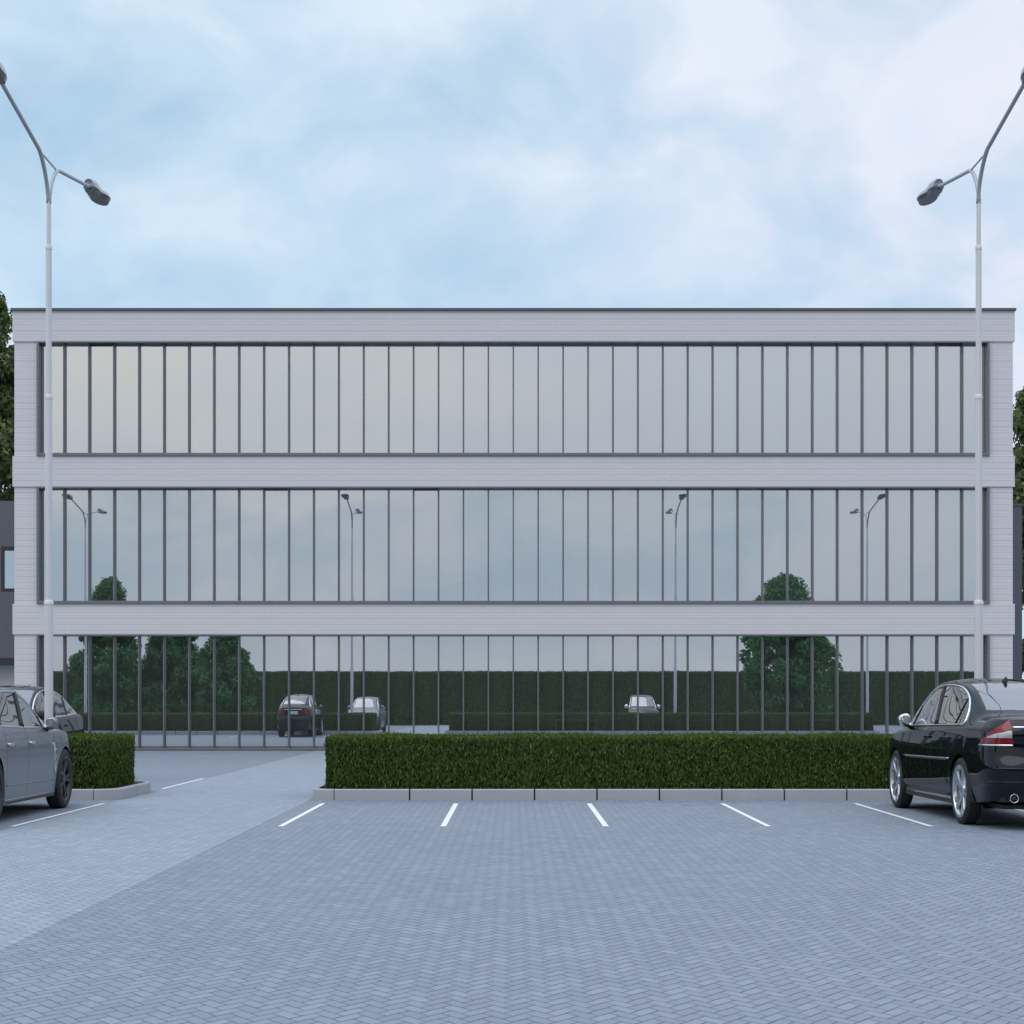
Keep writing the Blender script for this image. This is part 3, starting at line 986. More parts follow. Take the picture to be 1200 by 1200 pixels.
    def weld(o):
        bm = bmesh.new(); bm.from_mesh(o.data)
        bmesh.ops.remove_doubles(bm, verts=bm.verts, dist=.0004)
        bm.to_mesh(o.data); bm.free()
        o.data.polygons.foreach_set('use_smooth', [True] * len(o.data.polygons))
        return o
    body = weld(extract('body', 0).build('body', S['paint'], root))
    made = {}
    for nm in sorted(set(cat.ravel())):
        if nm == 'body': continue
        base = nm.split('/')[0]
        if base in ('door',):
            for sd in (-1, 1):
                o = weld(extract(nm, sd).build('door', S['paint'], root)); made[(nm, sd)] = o
        elif base == 'side_window':
            for sd in (-1, 1):
                o = weld(extract(nm, sd).build('side_window', M['carglass'], root)); made[(nm, sd)] = o
        elif base in ('tail_lamp', 'headlight'):
            for sd in (-1, 1):
                o = weld(extract(nm, sd).build(base, M['redlamp'] if base == 'tail_lamp' else M['clearlamp'], root)); made[(nm, sd)] = o
        elif base == 'lamp_reflector':
            for sd in (-1, 1):
                par = made.get(('tail_lamp', sd)) 
                o = weld(extract(nm, sd).build('reversing_light', M['clearlamp'], root)); made[(nm, sd)] = o
        else:
            mt = {'seam': M['seam'], 'pillar': M['blacktrim'], 'screen_seal': M['blacktrim'], 'windscreen': M['carglass'], 'rear_window': M['carglass'],
                  'grille': M['blacktrim'], 'bumper_insert': M['blacktrim']}.get(base, S['paint'])
            nme = {'seam': 'door_gap', 'pillar': 'window_pillar'}.get(base, base)
            made[nm] = weld(extract(nm, 0).build(nme, mt, body if base in ('seam', 'screen_seal') else root))
    # surface lookup
    def surf_x(y, z, b=None):
        """half width of the surface at (y,z) on the side or glasshouse"""
        j = int(np.clip(np.searchsorted(ys, y), 1, nc - 1)); t = (y - ys[j - 1]) / (ys[j] - ys[j - 1])
        zz = Z[:NS + NG + 1, j - 1] * (1 - t) + Z[:NS + NG + 1, j] * t
        xx = X[:NS + NG + 1, j - 1] * (1 - t) + X[:NS + NG + 1, j] * t
        return float(np.interp(z, zz, xx))
    def rear_y(x, z):
        """y of the tail surface at (|x|, z)"""
        best = None
        for j in range(nc - 1):
            xx = np.interp(z, Z[:, j], X[:, j]); x2 = np.interp(z, Z[:, j + 1], X[:, j + 1])
            if xx <= x <= x2:
                t = (x - xx) / (x2 - xx + 1e-9)
                y = ys[j] * (1 - t) + ys[j + 1] * t
                b = min(max((yt + .75 - y) / .75, 0), 1); b = b * b * (3 - 2 * b)
                return y + float(toff(z)) * b
        return yt
    # chrome line round the side glass
    for sd in (-1, 1):
        loop = smooth_curve([(y, z, 0) for y, z in S['dlo']], 6, True)
        pts = []
        for p in loop:
            pts.append((sd * (surf_x(p.x, p.y) + .004) * SX, p.x, p.y))
        m = MB(); m.tube(pts, S['dlo_r'], 8, closed=True)
        m.build('window_trim', M['chrome'] if S['chrome'] else M['blacktrim'], root, smooth=True)
        for (ya, za, yb2, zb2, r) in S['dividers']:
            m = MB(); q = []
            for k in range(9):
                t = k / 8; y = ya + (yb2 - ya) * t; z = za + (zb2 - za) * t
                q.append((sd * (surf_x(y, z) + .002) * SX, y, z))
            m.tube(q, r, 8); m.build('window_divider', M['blacktrim'], root, smooth=True)
        # handles
        for nm, y in S['handles']:
            z = S['handle_z']
            x = surf_x(y, z)
            m = MB(); m.blob((sd * (x + .028) * SX, y, z), (.012, .105, .016), 3)
            for dy in (-.075, .075): m.tube([(sd * (x - .01) * SX, y + dy, z), (sd * (x + .028) * SX, y + dy, z)], .012, 8)
            m.blob((sd * (x - .004) * SX, y, z - .005), (.008, .065, .026), 2.4, mi=1)
            m.build('handle', [S['handle_mat'], M['blacktrim']], made.get((nm, sd), root), smooth=True)
        # mirror
        my, mz = S['mirror']
        x = surf_x(my, mz - .05)
        m = MB()
        m.blob((sd * (x + .135) * SX, my, mz), (.105 * SX, .065, .075), 2.8, fn=lambda q: Vector((q.x, q.y * (1 if q.y < 0 else 1.25) - .25 * (q.x * sd), q.z * (1 - .18 * q.x * sd))))
        mo = m.build('mirror', S['mirror_mat'], root, smooth=True)
        m = MB(); m.tube([(sd * (x - .03) * SX, my + .03, mz - .085), (sd * (x + .04) * SX, my + .01, mz - .075), (sd * (x + .10) * SX, my, mz - .04)], [.028, .022, .02], 10)
        m.build('mirror_arm', M['blacktrim'], mo, smooth=True)
        m = MB(); m.blob((sd * (x + .135) * SX, my - .062, mz), (.085 * SX, .006, .058), 3)
        m.build('mirror_glass', M['mirror'], mo, smooth=True)
        # strips along the flank
        for (pts_yz, r, mat, nm) in S['strips']:
            q = [(sd * (surf_x(p[0], p[1]) + .003) * SX, p[0], p[1]) for p in [tuple(v)[:2] for v in smooth_curve([(a, b, 0) for a, b in pts_yz], 8)]]
            m = MB(); m.tube(q, r, 8); m.build(nm, mat, root, smooth=True)
    for nm, xs2, z, r, mat in S['rear_strips']:
        q = []
        for k in range(25):
            x = xs2[0] + (xs2[1] - xs2[0]) * k / 24
            q.append((x * SX, rear_y(abs(x), z) - .004, z))
        m = MB(); m.tube(q, r, 8); m.build(nm, mat, root, smooth=True)
    # wheels
    for (yc, nm) in ((ra, 'r'), (fa, 'f')):
        for sd in (-1, 1):
            face = surf_x(yc, wr_ + AR + .03) - S['wheel_in']
            o = wheel(S, root); o.location = (sd * face * SX, yc, wr_)
            if sd < 0: o.rotation_euler = (0, 0, math.pi)
            o.name = 'wheel'
            # wheel arch lining
            m = MB(); vs = []; fs = []; n = 24
            x0, x1 = surf_x(yc, wr_ + AR + .01) - .015, .45
            for k in range(n + 1):
                a = math.pi * (k / n) * 1.16 - .25
                for xx, rr in ((x0, AR - .001), (x0 - .05, AR + .025), (x1, AR + .025)):
                    vs.append((sd * xx * SX, yc + rr * math.cos(a), wr_ + rr * math.sin(a)))
            for k in range(n):
                for i in range(2): fs.append((k * 3 + i, k * 3 + i + 1, (k + 1) * 3 + i + 1, (k + 1) * 3 + i))
            b0 = len(vs)
            vs.append((sd * x1 * SX, yc, wr_))
            for k in range(n): fs.append((k * 3 + 2, (k + 1) * 3 + 2, b0))
            m.add(vs, fs); m.build('wheel_arch', M['blacktrim'], root, smooth=True)
    # underbody and cabin
    m = MB()
    m.box(-.62 * SX, .62 * SX, yt + .25, yn - .25, .20, .24)
    sb = float(sill((ra + fa) / 2))
    m.box(-W * .93 * SX, W * .93 * SX, ra + AR + .04, fa - AR - .04, sb + .005, sb + .05)
    m.box(-W * .75 * SX, W * .75 * SX, yt + .12, ra - AR - .03, sb + .09, sb + .14)
    m.box(-W * .75 * SX, W * .75 * SX, fa + AR + .03, yn - .25, sb + .06, sb + .10)
    m.build('underbody', M['blacktrim'], root)
    cy = S['cabin']
    m = MB()
    m.box(-W * .78 * SX, W * .78 * SX, cy[0], cy[1], .42, .46)
    m.box(-W * .74 * SX, W * .74 * SX, cy[1] - .02, cy[1] + .25, .42, S['dash_z'])
    m.box(-W * .70 * SX, W * .70 * SX, cy[0] - .45, cy[0] + .1, .42, S['dash_z'] + .02)
    m.build('cabin', M['cabin'], root)
    for (sx_, sy, wd) in ((-.37, S['seat_y'], .25), (.37, S['seat_y'], .25), (-.36, S['rear_seat_y'], .3), (.36, S['rear_seat_y'], .3)):
        m = MB()
        m.blob((sx_ * SX, sy, .62), (wd * SX, .27, .12), 3)
        ht_ = S['seat_h']
        m.blob((sx_ * SX, sy - .30, .62 + ht_ / 2), (wd * SX * .95, .09, ht_ / 2 + .06), 3, fn=lambda q: Vector((q.x * (1 - .15 * max(q.z, 0)), q.y - 1.1 * (q.z), q.z)))
        m.blob((sx_ * SX, sy - .45, .62 + ht_ + .12), (.13 * SX, .05, .085), 2.8)
        m.build('seat', M['seat'], root, smooth=True)
    m = MB()
    cw_ = Vector((-.37 * SX, S['seat_y'] + .55, .93))
    ring = [cw_ + Vector((math.cos(a) * .18 * SX, math.sin(a) * .075, math.sin(a) * .165)) for a in np.linspace(0, 2 * math.pi, 28, endpoint=False)]
    m.tube(ring, .013, 8, closed=True); m.tube([cw_, cw_ + Vector((0, .3, -.1))], .03, 8)
    m.build('steering_wheel', M['blacktrim'], root, smooth=True)
    S['surf_x'] = surf_x; S['rear_y'] = rear_y; S['made'] = made; S['body'] = body
    return root

def wheel(S, parent):
    r = S['wheel_r']; rim = S['rim_r']; tw = S['tyre_w']
    m = MB()
    # x: 0 is the outer face, inwards negative
    prof = [(-.02, rim - .005), (-.004, rim + .004), (.006, rim + .02), (.010, (r + rim) / 2), (.0, r - .022), (-.018, r - .006), (-.04, r), (-tw + .04, r), (-tw + .018, r - .006), (-tw, r - .022), (-tw - .008, (r + rim) / 2), (-tw, rim)]
    prof = [(v.x, v.y) for v in smooth_curve([(a, b, 0) for a, b in prof], 3)]
    m.lathe_x(prof, 64, sx=SX)
    o = m.build('wheel', M['tyre'], parent, smooth=True)
    m = MB()
    rp = [(-.05, rim - .035), (-.02, rim - .024), (.0, rim - .018), (.006, rim - .008), (.004, rim + .002), (-.02, rim), (-tw + .01, rim - .01), (-tw + .01, rim - .04), (-.05, rim - .035)]
    m.lathe_x(rp, 64, sx=SX)
    N = S['spokes']; pair = S['pair']
    hub = .062
    for k in range(N):
        for dlt in ((-1, 1) if pair else (0,)):
            a0 = 2 * math.pi * k / N
            vs = []
            for t in (0, .25, .5, .75, 1):
                rr = hub * .8 + (rim - .020 - hub * .8) * t
                an = a0 + dlt * (.10 + .10 * t if pair else 0)
                wd = S['spoke_w'] * (1.15 - .35 * math.sin(math.pi * t) + .25 * t * t)
                xo = -.018 - .03 * (1 - t) ** 2 + .004
                ca, sa = math.cos(an), math.sin(an)
                for side, xx in ((-1, xo - .035), (-.8, xo), (.8, xo), (1, xo - .035)):
                    vs.append((xx * SX, ca * rr - sa * side * wd, sa * rr + ca * side * wd))
            fs = []
            for i in range(4):
                for j in range(3): fs.append((i * 4 + j, i * 4 + j + 1, (i + 1) * 4 + j + 1, (i + 1) * 4 + j))
            m.add(vs, fs)
    m.lathe_x([(-.06, hub + .02), (-.035, hub + .015), (-.024, hub), (-.02, .03), (-.02, .001)], 32, sx=SX)
    for k in range(5):
        a = 2 * math.pi * (k + .5) / 5
        m.blob((-.026 * SX, .047 * math.cos(a), .047 * math.sin(a)), (.006, .008, .008), 2, 8, 6)
    m.build('rim', S['rim_mat'], o, auto=35)
    m = MB(); m.lathe_x([(-.10, rim * .78), (-.085, rim * .78), (-.085, .05), (-.10, .05)], 40, sx=SX)
    m.build('brake_disc', M['brake'], o, smooth=True)
    m = MB(); m.bbox(-.115 * SX, -.055 * SX, -rim * .80, -rim * .50, -.10, .10, .012); m.build('brake_caliper', S['caliper'], o)
    m = MB(); m.lathe_x([(-tw * .75, rim - .03), (-tw * .75, .001)], 40, sx=SX); m.build('wheel_back', M['seam'], o, smooth=True)
    return o

# ---- black saloon, parked at right
B = dict(name='saloon_car', w=.93, tail=-2.51, nose=2.33, ra=-1.4175, fa=1.4175, arch=.372, wheel_r=.338, rim_r=.268, tyre_w=.225,
  zc=[(-2.51, 1.078), (-2.40, 1.092), (-2.1, 1.105), (-1.82, 1.115), (-1.70, 1.15), (-1.4, 1.29), (-1.1, 1.405), (-.85, 1.46), (-.5, 1.49), (-.2, 1.495), (.1, 1.475), (.35, 1.425), (.7, 1.25), (1.0, 1.075), (1.12, 1.015), (1.25, .985), (1.7, .915), (2.05, .82), (2.25, .72), (2.33, .64)],
  zr=[(-2.51, 1.066), (-2.2, 1.076), (-1.9, 1.08), (-1.72, 1.085), (-1.45, 1.21), (-1.15, 1.35), (-.85, 1.42), (-.45, 1.455), (-.1, 1.45), (.2, 1.41), (.5, 1.275), (.8, 1.10), (1.0, .985), (1.12, .955), (1.3, .935), (1.7, .87), (2.05, .78), (2.25, .69), (2.33, .62)],
  zs=[(-2.51, .985), (-2.2, .985), (-1.8, .98), (-1.0, .965), (-.2, .945), (.5, .925), (1.0, .905), (1.4, .87), (1.8, .80), (2.1, .72), (2.33, .60)],
  wr=[(-2.51, .74), (-2.2, .72), (-1.9, .68), (-1.72, .665), (-1.4, .63), (-1.0, .60), (-.4, .605), (.1, .615), (.5, .675), (.9, .755), (1.1, .79), (1.5, .80), (2.0, .78), (2.33, .70)],
  sill=[(-2.51, .30), (-2.2, .27), (-1.8, .25), (-1.4, .20), (-1.0, .185), (1.0, .185), (1.8, .22), (2.33, .24)],
  wplan=[(-2.51, .95), (-2.0, .965), (-1.4, .99), (-.5, 1), (.6, 1), (1.4, .985), (1.9, .95), (2.33, .90)],
  prof=[(.15, .90), (.25, .935), (.38, .975), (.50, .99), (.62, 1.0), (.74, .992), (.85, .972), (.95, .945), (1.08, .90)],
  ntail=3.4, Ltail=.52, nnose=3.0, Lnose=.75,
  toff=[(.15, .12), (.28, .07), (.36, .025), (.48, 0), (.60, 0), (.645, .012), (.73, .05), (.82, .06), (.93, .055), (1.0, .075), (1.05, .10), (1.12, .14)],
  noff=[(.15, -.14), (.25, -.06), (.4, 0), (.52, 0), (.62, -.04), (.75, -.12), (.9, -.2)],
  ledge=.055, seams=[.86, -.235, -1.02], ndoor=3, doors={'door/front': (-.235, .86), 'door/rear': (-1.02, -.235)}, door_bottom=.335, door_top=1.005,
  dlo=[(.93, .975), (.82, 1.07), (.55, 1.235), (.22, 1.365), (-.15, 1.412), (-.55, 1.415), (-.9, 1.382), (-1.18, 1.29), (-1.33, 1.17), (-1.385, 1.06), (-1.36, 1.012), (-1.2, 1.008), (-.6, .996), (.3, .98)],
  side_glass=[], pillars=None, dlo_r=.0125, chrome=True,
  dividers=[(-.30, 1.0, -.16, 1.40, .020), (-1.06, 1.01, -1.16, 1.28, .010), (.72, .985, .60, 1.19, .010)],
  screens={'windscreen': (.36, 1.06, .90, -.16), 'rear_window': (-1.68, -1.0, .86, .14)},
  lamps=[('tail_lamp', -2.6, -2.10, [(.53, .83), (1.0, .83), (1.0, 1.0), (.80, 1.05), (.70, 1.082), (.55, 1.09)], [(-2.8, .83), (-2.05, .83), (-2.10, .865), (-2.22, .93), (-2.30, .985), (-2.33, 1.03), (-2.34, 1.10), (-2.8, 1.10)]),
         ('headlight', 1.95, 2.4, [(.45, .58), (.95, .58), (.95, .74), (.5, .70)])],
  patches=[('grille', 2.1, 2.4, [(-.01, .45), (.38, .45), (.38, .68), (-.01, .68)]), ('bumper_insert', -2.7, -2.3, [(-.01, .27), (.60, .27), (.56, .34), (-.01, .36)])],
  handles=[('door/front', -.10), ('door/rear', -.90)], handle_z=.865, handle_mat=M['black_paint'], mirror=(.80, 1.03), mirror_mat=M['chrome'],
  strips=[([(.80, .625), (-.2, .635), (-1.0, .645)], .011, M['blacktrim'], 'rub_strip'), ([(.95, .635), (-.2, .648), (-1.02, .658)], .006, M['chrome'], 'rub_strip_trim'), ([(.98, .285), (-.98, .285)], .012, M['black_paint'], 'sill_trim')],
  rear_strips=[('boot_trim', (-.53, .53), .995, .011, M['chrome']), ('lamp_trim', (.53, .875), .822, .009, M['chrome']), ('lamp_trim', (-.875, -.53), .822, .009, M['chrome']), ('bumper_trim', (-.80, .80), .60, .008, M['blacktrim']), ('bumper_crease', (-.84, .84), .47, .007, M['black_paint'])],
  wheel_in=.004, spokes=5, pair=True, spoke_w=.024, rim_mat=M['alloy'], caliper=M['brake'], cabin=(-1.3, .95), dash_z=.93, seat_y=.0, rear_seat_y=-.85, seat_h=.42, paint=M['black_paint'], mats=None)
DL = B['dlo']
# windows cut from the same outline
def dlo_clip(dlo, ya_bot, ya_top, yb_bot, yb_top, inset=.0):
    """part of the outline between two slanted lines"""
    zlo = min(z for y, z in dlo); zhi = max(z for y, z in dlo)
    bigp = [tuple(v)[:2] for v in smooth_curve([(y, z, 0) for y, z in dlo], 6, True)]
    def clip(poly, f):
        out = []
        for i in range(len(poly)):
            p, q = poly[i], poly[(i + 1) % len(poly)]
            fp, fq = f(p), f(q)
            if fp >= 0: out.append(p)
            if fp * fq < 0:
                t = fp / (fp - fq); out.append((p[0] + (q[0] - p[0]) * t, p[1] + (q[1] - p[1]) * t))
        return out
    L = lambda b, t: (lambda z: b + (t - b) * (z - zlo) / (zhi - zlo))
    la, lb = L(ya_bot, ya_top), L(yb_bot, yb_top)
    poly = clip(bigp, lambda p: p[0] - la(p[1]))
    return clip(poly, lambda p: lb(p[1]) - p[0])
B['side_glass'] = [('side_window/front', dlo_clip(DL, -.27, -.13, 2, 2)), ('side_window/rear', dlo_clip(DL, -1.05, -1.19, -.325, -.185)), ('side_window/quarter', dlo_clip(DL, -3, -3, -1.07, -1.21))]
car = make_car(B)
def finish_exhaust(root, S, x, z, r):
    for sd in (-1, 1):
        y = S['rear_y'](x, z) - .035
        m = MB(); n = 24; vs = []; fs = []
        ring = [(1.0, 0), (1.04, -.005), (1.0, -.01), (.86, 0), (.84, .2)]
        for k in range(n):
            a = 2 * math.pi * k / n
            for q, dy in ring: vs.append(((sd * x + math.cos(a) * r * q * 1.2) * SX, y + dy + (0.22 if (q == 1.0 and dy == 0) else 0), z + math.sin(a) * r * q * .8))
        mm = len(ring)
        for k in range(n):
            k2 = (k + 1) % n
            for i in range(mm - 1): fs.append((k * mm + i, k * mm + i + 1, k2 * mm + i + 1, k2 * mm + i))
        m.add(vs, fs); m.build('exhaust_pipe', M['chrome'], root, smooth=True)
finish_exhaust(car, B, .53, .315, .052)
def fin(root, y, z, S):
    m = MB()
    side = [(-.085, 0), (.10, 0), (.06, .022), (-.02, .055), (-.055, .066), (-.075, .06)]
    vs = [(s * .016 * (1 if zz < .03 else .35) * SX, y + a, z + zz) for s in (-1, 1) for a, zz in side]
    n = len(side)
    fs = [tuple(range(n))[::-1], tuple(range(n, 2 * n))] + [(i, (i + 1) % n, n + (i + 1) % n, n + i) for i in range(n)]
    m.add(vs, fs); m.build('roof_antenna', M['blacktrim'], root)
def rear_patch(root, S, rows, mat, name):
    """smooth panel following the tail between left and right limits given per height"""
    for sd in (-1, 1):
        vs = []; fs = []; n = 10
        for z, xa, xb in rows:
            for k in range(n + 1):
                x = xa + (xb - xa) * k / n
                vs.append((sd * x * SX, S['rear_y'](x, z) - .006, z))
        for i in range(len(rows) - 1):
            for k in range(n): fs.append((i * (n + 1) + k, i * (n + 1) + k + 1, (i + 1) * (n + 1) + k + 1, (i + 1) * (n + 1) + k))
        m = MB(); m.add(vs, fs)
        lamp_ = S['made'].get(('tail_lamp', sd))
        m.build(name, mat, lamp_ or root, smooth=True)
rear_patch(car, B, [(.893, .545, .835), (.90, .545, .83), (.915, .545, .80), (.93, .545, .765), (.942, .545, .70), (.952, .545, .63), (.96, .545, .57)], M['clearlamp'], 'reversing_light')
fin(car, -.95, 1.435, B)
def plate(root, S, z, mat=M['plate']):
    m = MB(); y = S['rear_y'](.0, z)
    m.bbox(-.26 * SX, .26 * SX, y - .02, y + .02, z - .055, z + .055, .004); m.build('number_plate', mat, root)
plate(car, B, .80)
car.location = (5.085, 19.86, 0); car.rotation_euler = (0, 0, R(1.2))
tag(car, 'glossy black saloon with silver wheels seen from behind, parked at right', 'car')

# ---- grey sports saloon, parked at left, nose to the hedge
G = dict(B)
G.update(name='sports_saloon', w=.965, tail=-2.58, nose=2.33, ra=-1.46, fa=1.46, arch=.375, wheel_r=.345, rim_r=.262, tyre_w=.26,
  zc=[(-2.58, .98), (-2.4, 1.0), (-2.1, 1.06), (-1.7, 1.18), (-1.3, 1.29), (-.9, 1.37), (-.5, 1.41), (-.2, 1.418), (.1, 1.40), (.35, 1.345), (.7, 1.19), (1.0, 1.03), (1.12, .975), (1.3, .94), (1.7, .85), (2.05, .74), (2.25, .65), (2.33, .58)],
  zr=[(-2.58, .965), (-2.3, .985), (-2.0, 1.02), (-1.6, 1.12), (-1.2, 1.26), (-.8, 1.345), (-.4, 1.385), (-.1, 1.38), (.2, 1.33), (.5, 1.195), (.8, 1.04), (.98, .955), (1.12, .93), (1.3, .925), (1.6, .89), (2.0, .78), (2.25, .66), (2.33, .58)],
  zs=[(-2.58, .90), (-2.2, .95), (-1.6, .975), (-1.0, .955), (-.3, .935), (.5, .915), (1.0, .905), (1.35, .905), (1.6, .875), (1.9, .78), (2.15, .67), (2.33, .55)],
  wr=[(-2.58, .70), (-2.2, .68), (-1.8, .64), (-1.3, .60), (-.6, .60), (0, .61), (.5, .67), (.9, .75), (1.1, .79), (1.5, .80), (2.0, .74), (2.33, .64)],
  sill=[(-2.58, .30), (-2.2, .26), (-1.8, .22), (-1.0, .175), (1.0, .17), (1.8, .19), (2.33, .2)],
  wplan=[(-2.58, .93), (-2.0, .975), (-1.45, 1.0), (-.8, .985), (.3, .965), (.9, .965), (1.4, .985), (1.9, .955), (2.33, .88)],
  prof=[(.15, .93), (.25, .955), (.38, .978), (.50, .988), (.62, .995), (.74, .992), (.85, .968), (.95, .93), (1.08, .88)],
  ntail=3.0, Ltail=.62, nnose=2.6, Lnose=.9,
  toff=[(.15, .14), (.28, .08), (.4, .02), (.52, 0), (.64, 0), (.75, .03), (.9, .07), (1.0, .12), (1.1, .2)],
  noff=[(.15, -.12), (.25, -.04), (.38, 0), (.5, 0), (.62, -.06), (.75, -.18), (.9, -.3)],
  ledge=.05, seams=[1.0, -.14, -1.0], doors={'door/front': (-.14, 1.0), 'door/rear': (-1.0, -.14)}, door_bottom=.27, door_top=.97,
  dlo=[(.90, .955), (.70, 1.07), (.42, 1.215), (.12, 1.315), (-.25, 1.35), (-.65, 1.34), (-1.0, 1.285), (-1.35, 1.175), (-1.58, 1.065), (-1.6, 1.02), (-1.3, 1.0), (-.6, .98), (.2, .96)],
  dlo_r=.0125,
  dividers=[(-.20, .97, -.02, 1.34, .024), (-1.02, 1.0, -1.16, 1.22, .012), (.66, .96, .64, 1.08, .010)],
  screens={'windscreen': (.30, 1.06, .90, -.16), 'rear_window': (-2.0, -.95, .84, .14)},
  lamps=[('tail_lamp', -2.7, -2.15, [(.42, .80), (.98, .80), (.98, .90), (.42, .86)]),
         ('headlight', 1.5, 2.4, [(.48, .60), (.90, .66), (.92, .80), (.60, .80)])],
  patches=[('grille', 2.0, 2.5, [(-.01, .25), (.68, .25), (.60, .40), (-.01, .40)])],
  handles=[('door/front', .0), ('door/rear', -.88)], handle_z=.80, handle_mat=M['chrome'], mirror=(.74, 1.0), mirror_mat=M['grey_paint'],
  strips=[([(.98, .36), (.0, .365), (-1.0, .375)], .008, M['grey_paint'], 'door_crease'), ([(1.02, .215), (-1.02, .215)], .018, M['grey_paint'], 'sill_trim')],
  rear_strips=[('tail_trim', (-.5, .5), .84, .008, M['redlamp'])],
  wheel_in=.0, spokes=5, pair=True, spoke_w=.020, rim_mat=M['darkalloy'], caliper=M['caliper'], cabin=(-1.4, .95), dash_z=.90, seat_y=.05, rear_seat_y=-.80, seat_h=.38, paint=M['grey_paint'])
DL = G['dlo']
G['side_glass'] = [('side_window/front', dlo_clip(DL, -.165, .015, 2, 2)), ('side_window/rear', dlo_clip(DL, -1.0, -1.16, -.235, -.055)), ('side_window/quarter', dlo_clip(DL, -3, -3, -1.03, -1.19))]
gcar = make_car(G)
# air vent with a bright outline in the front wing
for sd in (-1, 1):
    loop = [(1.045, .78), (.985, .78), (.98, .66), (1.0, .50), (1.03, .40), (1.045, .52)]
    q = [(sd * (G['surf_x'](y, z) + .004) * SX, y, z) for y, z in loop]
    m = MB()
    m.add(q, [tuple(range(len(q)))], 1)
    m.tube(q, .006, 8, closed=True)
    for zz in (.70, .62, .54):
        m.tube([(sd * (G['surf_x'](.985, zz) + .006) * SX, .985, zz), (sd * (G['surf_x'](1.045, zz) + .006) * SX, 1.045, zz)], .006, 8)
    m.build('wing_vent', [M['chrome'], M['seam']], gcar)
    m = MB()
    y, z = .90, .765; m.blob((sd * (G['surf_x'](y, z) + .004) * SX, y, z), (.006, .035, .014), 3)
    m.build('side_repeater', M['clearlamp'], gcar, smooth=True)
plate(gcar, G, .66)
gcar.location = (-5.84, 19.74, 0)
tag(gcar, 'matt grey sports saloon with dark wheels, cut off by the left edge', 'car')

# ---- graphite fastback behind the hedge, tail to the building
D = dict(G)
D.update(name='fastback_car', w=.93, tail=-2.45, nose=2.30, ra=-1.42, fa=1.42, arch=.372, wheel_r=.338, rim_r=.25,
  zc=[(-2.45, 1.03), (-2.3, 1.06), (-2.1, 1.11), (-1.7, 1.25), (-1.3, 1.37), (-.9, 1.44), (-.5, 1.48), (-.2, 1.487), (.1, 1.47), (.35, 1.415), (.7, 1.25), (1.0, 1.075), (1.12, 1.015), (1.3, .985), (1.7, .915), (2.05, .82), (2.22, .72), (2.30, .64)],
  zr=[(-2.45, 1.015), (-2.3, 1.03), (-2.0, 1.07), (-1.6, 1.22), (-1.2, 1.345), (-.8, 1.41), (-.4, 1.447), (-.1, 1.44), (.2, 1.40), (.5, 1.265), (.8, 1.10), (1.0, .985), (1.12, .955), (1.3, .935), (1.7, .87), (2.05, .78), (2.22, .69), (2.30, .62)],
  zs=[(-2.45, .955), (-2.2, .985), (-1.6, .995), (-1.0, .975), (-.2, .955), (.5, .93), (1.0, .905), (1.4, .87), (1.8, .80), (2.1, .72), (2.30, .60)],
  wr=[(-2.45, .74), (-2.2, .71), (-1.8, .66), (-1.3, .62), (-.6, .60), (0, .61), (.5, .67), (.9, .75), (1.1, .79), (1.5, .80), (2.0, .78), (2.30, .70)],
  sill=[(-2.45, .30), (-2.2, .27), (-1.8, .25), (-1.4, .20), (-1.0, .185), (1.0, .185), (1.8, .22), (2.30, .24)],
  wplan=[(-2.45, .94), (-2.0, .965), (-1.4, .99), (-.5, 1), (.6, 1), (1.4, .985), (1.9, .95), (2.30, .90)],
  prof=B['prof'], ntail=3.4, Ltail=.5, nnose=3.0, Lnose=.75, toff=B['toff'], noff=B['noff'],
  seams=[.9, -.2, -1.0], doors={'door/front': (-.2, .9), 'door/rear': (-1.0, -.2)}, door_bottom=.33, door_top=1.0,
  dlo=[(.93, .985), (.80, 1.08), (.52, 1.25), (.22, 1.365), (-.2, 1.41), (-.6, 1.405), (-1.0, 1.35), (-1.35, 1.235), (-1.62, 1.105), (-1.70, 1.045), (-1.4, 1.03), (-.6, 1.005), (.3, .99)],
  dividers=[(-.25, 1.0, -.10, 1.40, .022), (-1.03, 1.02, -1.16, 1.29, .012), (.70, .99, .60, 1.18, .010)],
  screens={'windscreen': (.36, 1.06, .90, -.16), 'rear_window': (-1.98, -1.0, .86, .14)},
  lamps=[('tail_lamp', -2.6, -2.25, [(.46, .80), (1.0, .80), (1.0, .96), (.62, .98), (.46, .93)]),
         ('headlight', 1.9, 2.4, [(.45, .58), (.95, .58), (.95, .74), (.5, .70)])],
  patches=[('grille', 2.0, 2.5, [(-.01, .40), (.36, .40), (.36, .66), (-.01, .66)])],
  handles=[('door/front', -.05), ('door/rear', -.88)], handle_z=.87, handle_mat=M['graphite_paint'], mirror=(.78, 1.04), mirror_mat=M['blacktrim'],
  strips=[([(.98, .30), (-.98, .30)], .012, M['graphite_paint'], 'sill_trim'), ([(.9, .62), (-1.0, .64)], .008, M['blacktrim'], 'rub_strip')],
  rear_strips=[('boot_trim', (-.44, .44), .95, .010, M['chrome'])], rim_mat=M['alloy'], caliper=M['brake'], dash_z=.95, seat_h=.42, paint=M['graphite_paint'])
DL = D['dlo']
D['side_glass'] = [('side_window/front', dlo_clip(DL, -.22, -.07, 2, 2)), ('side_window/rear', dlo_clip(DL, -1.02, -1.17, -.275, -.125)), ('side_window/quarter', dlo_clip(DL, -3, -3, -1.04, -1.19))]
dcar = make_car(D)
plate(dcar, D, .84)
fin(dcar, -.85, 1.435, D)
dcar.location = (-7.55, 27.45, 0); dcar.rotation_euler = (0, 0, math.pi)
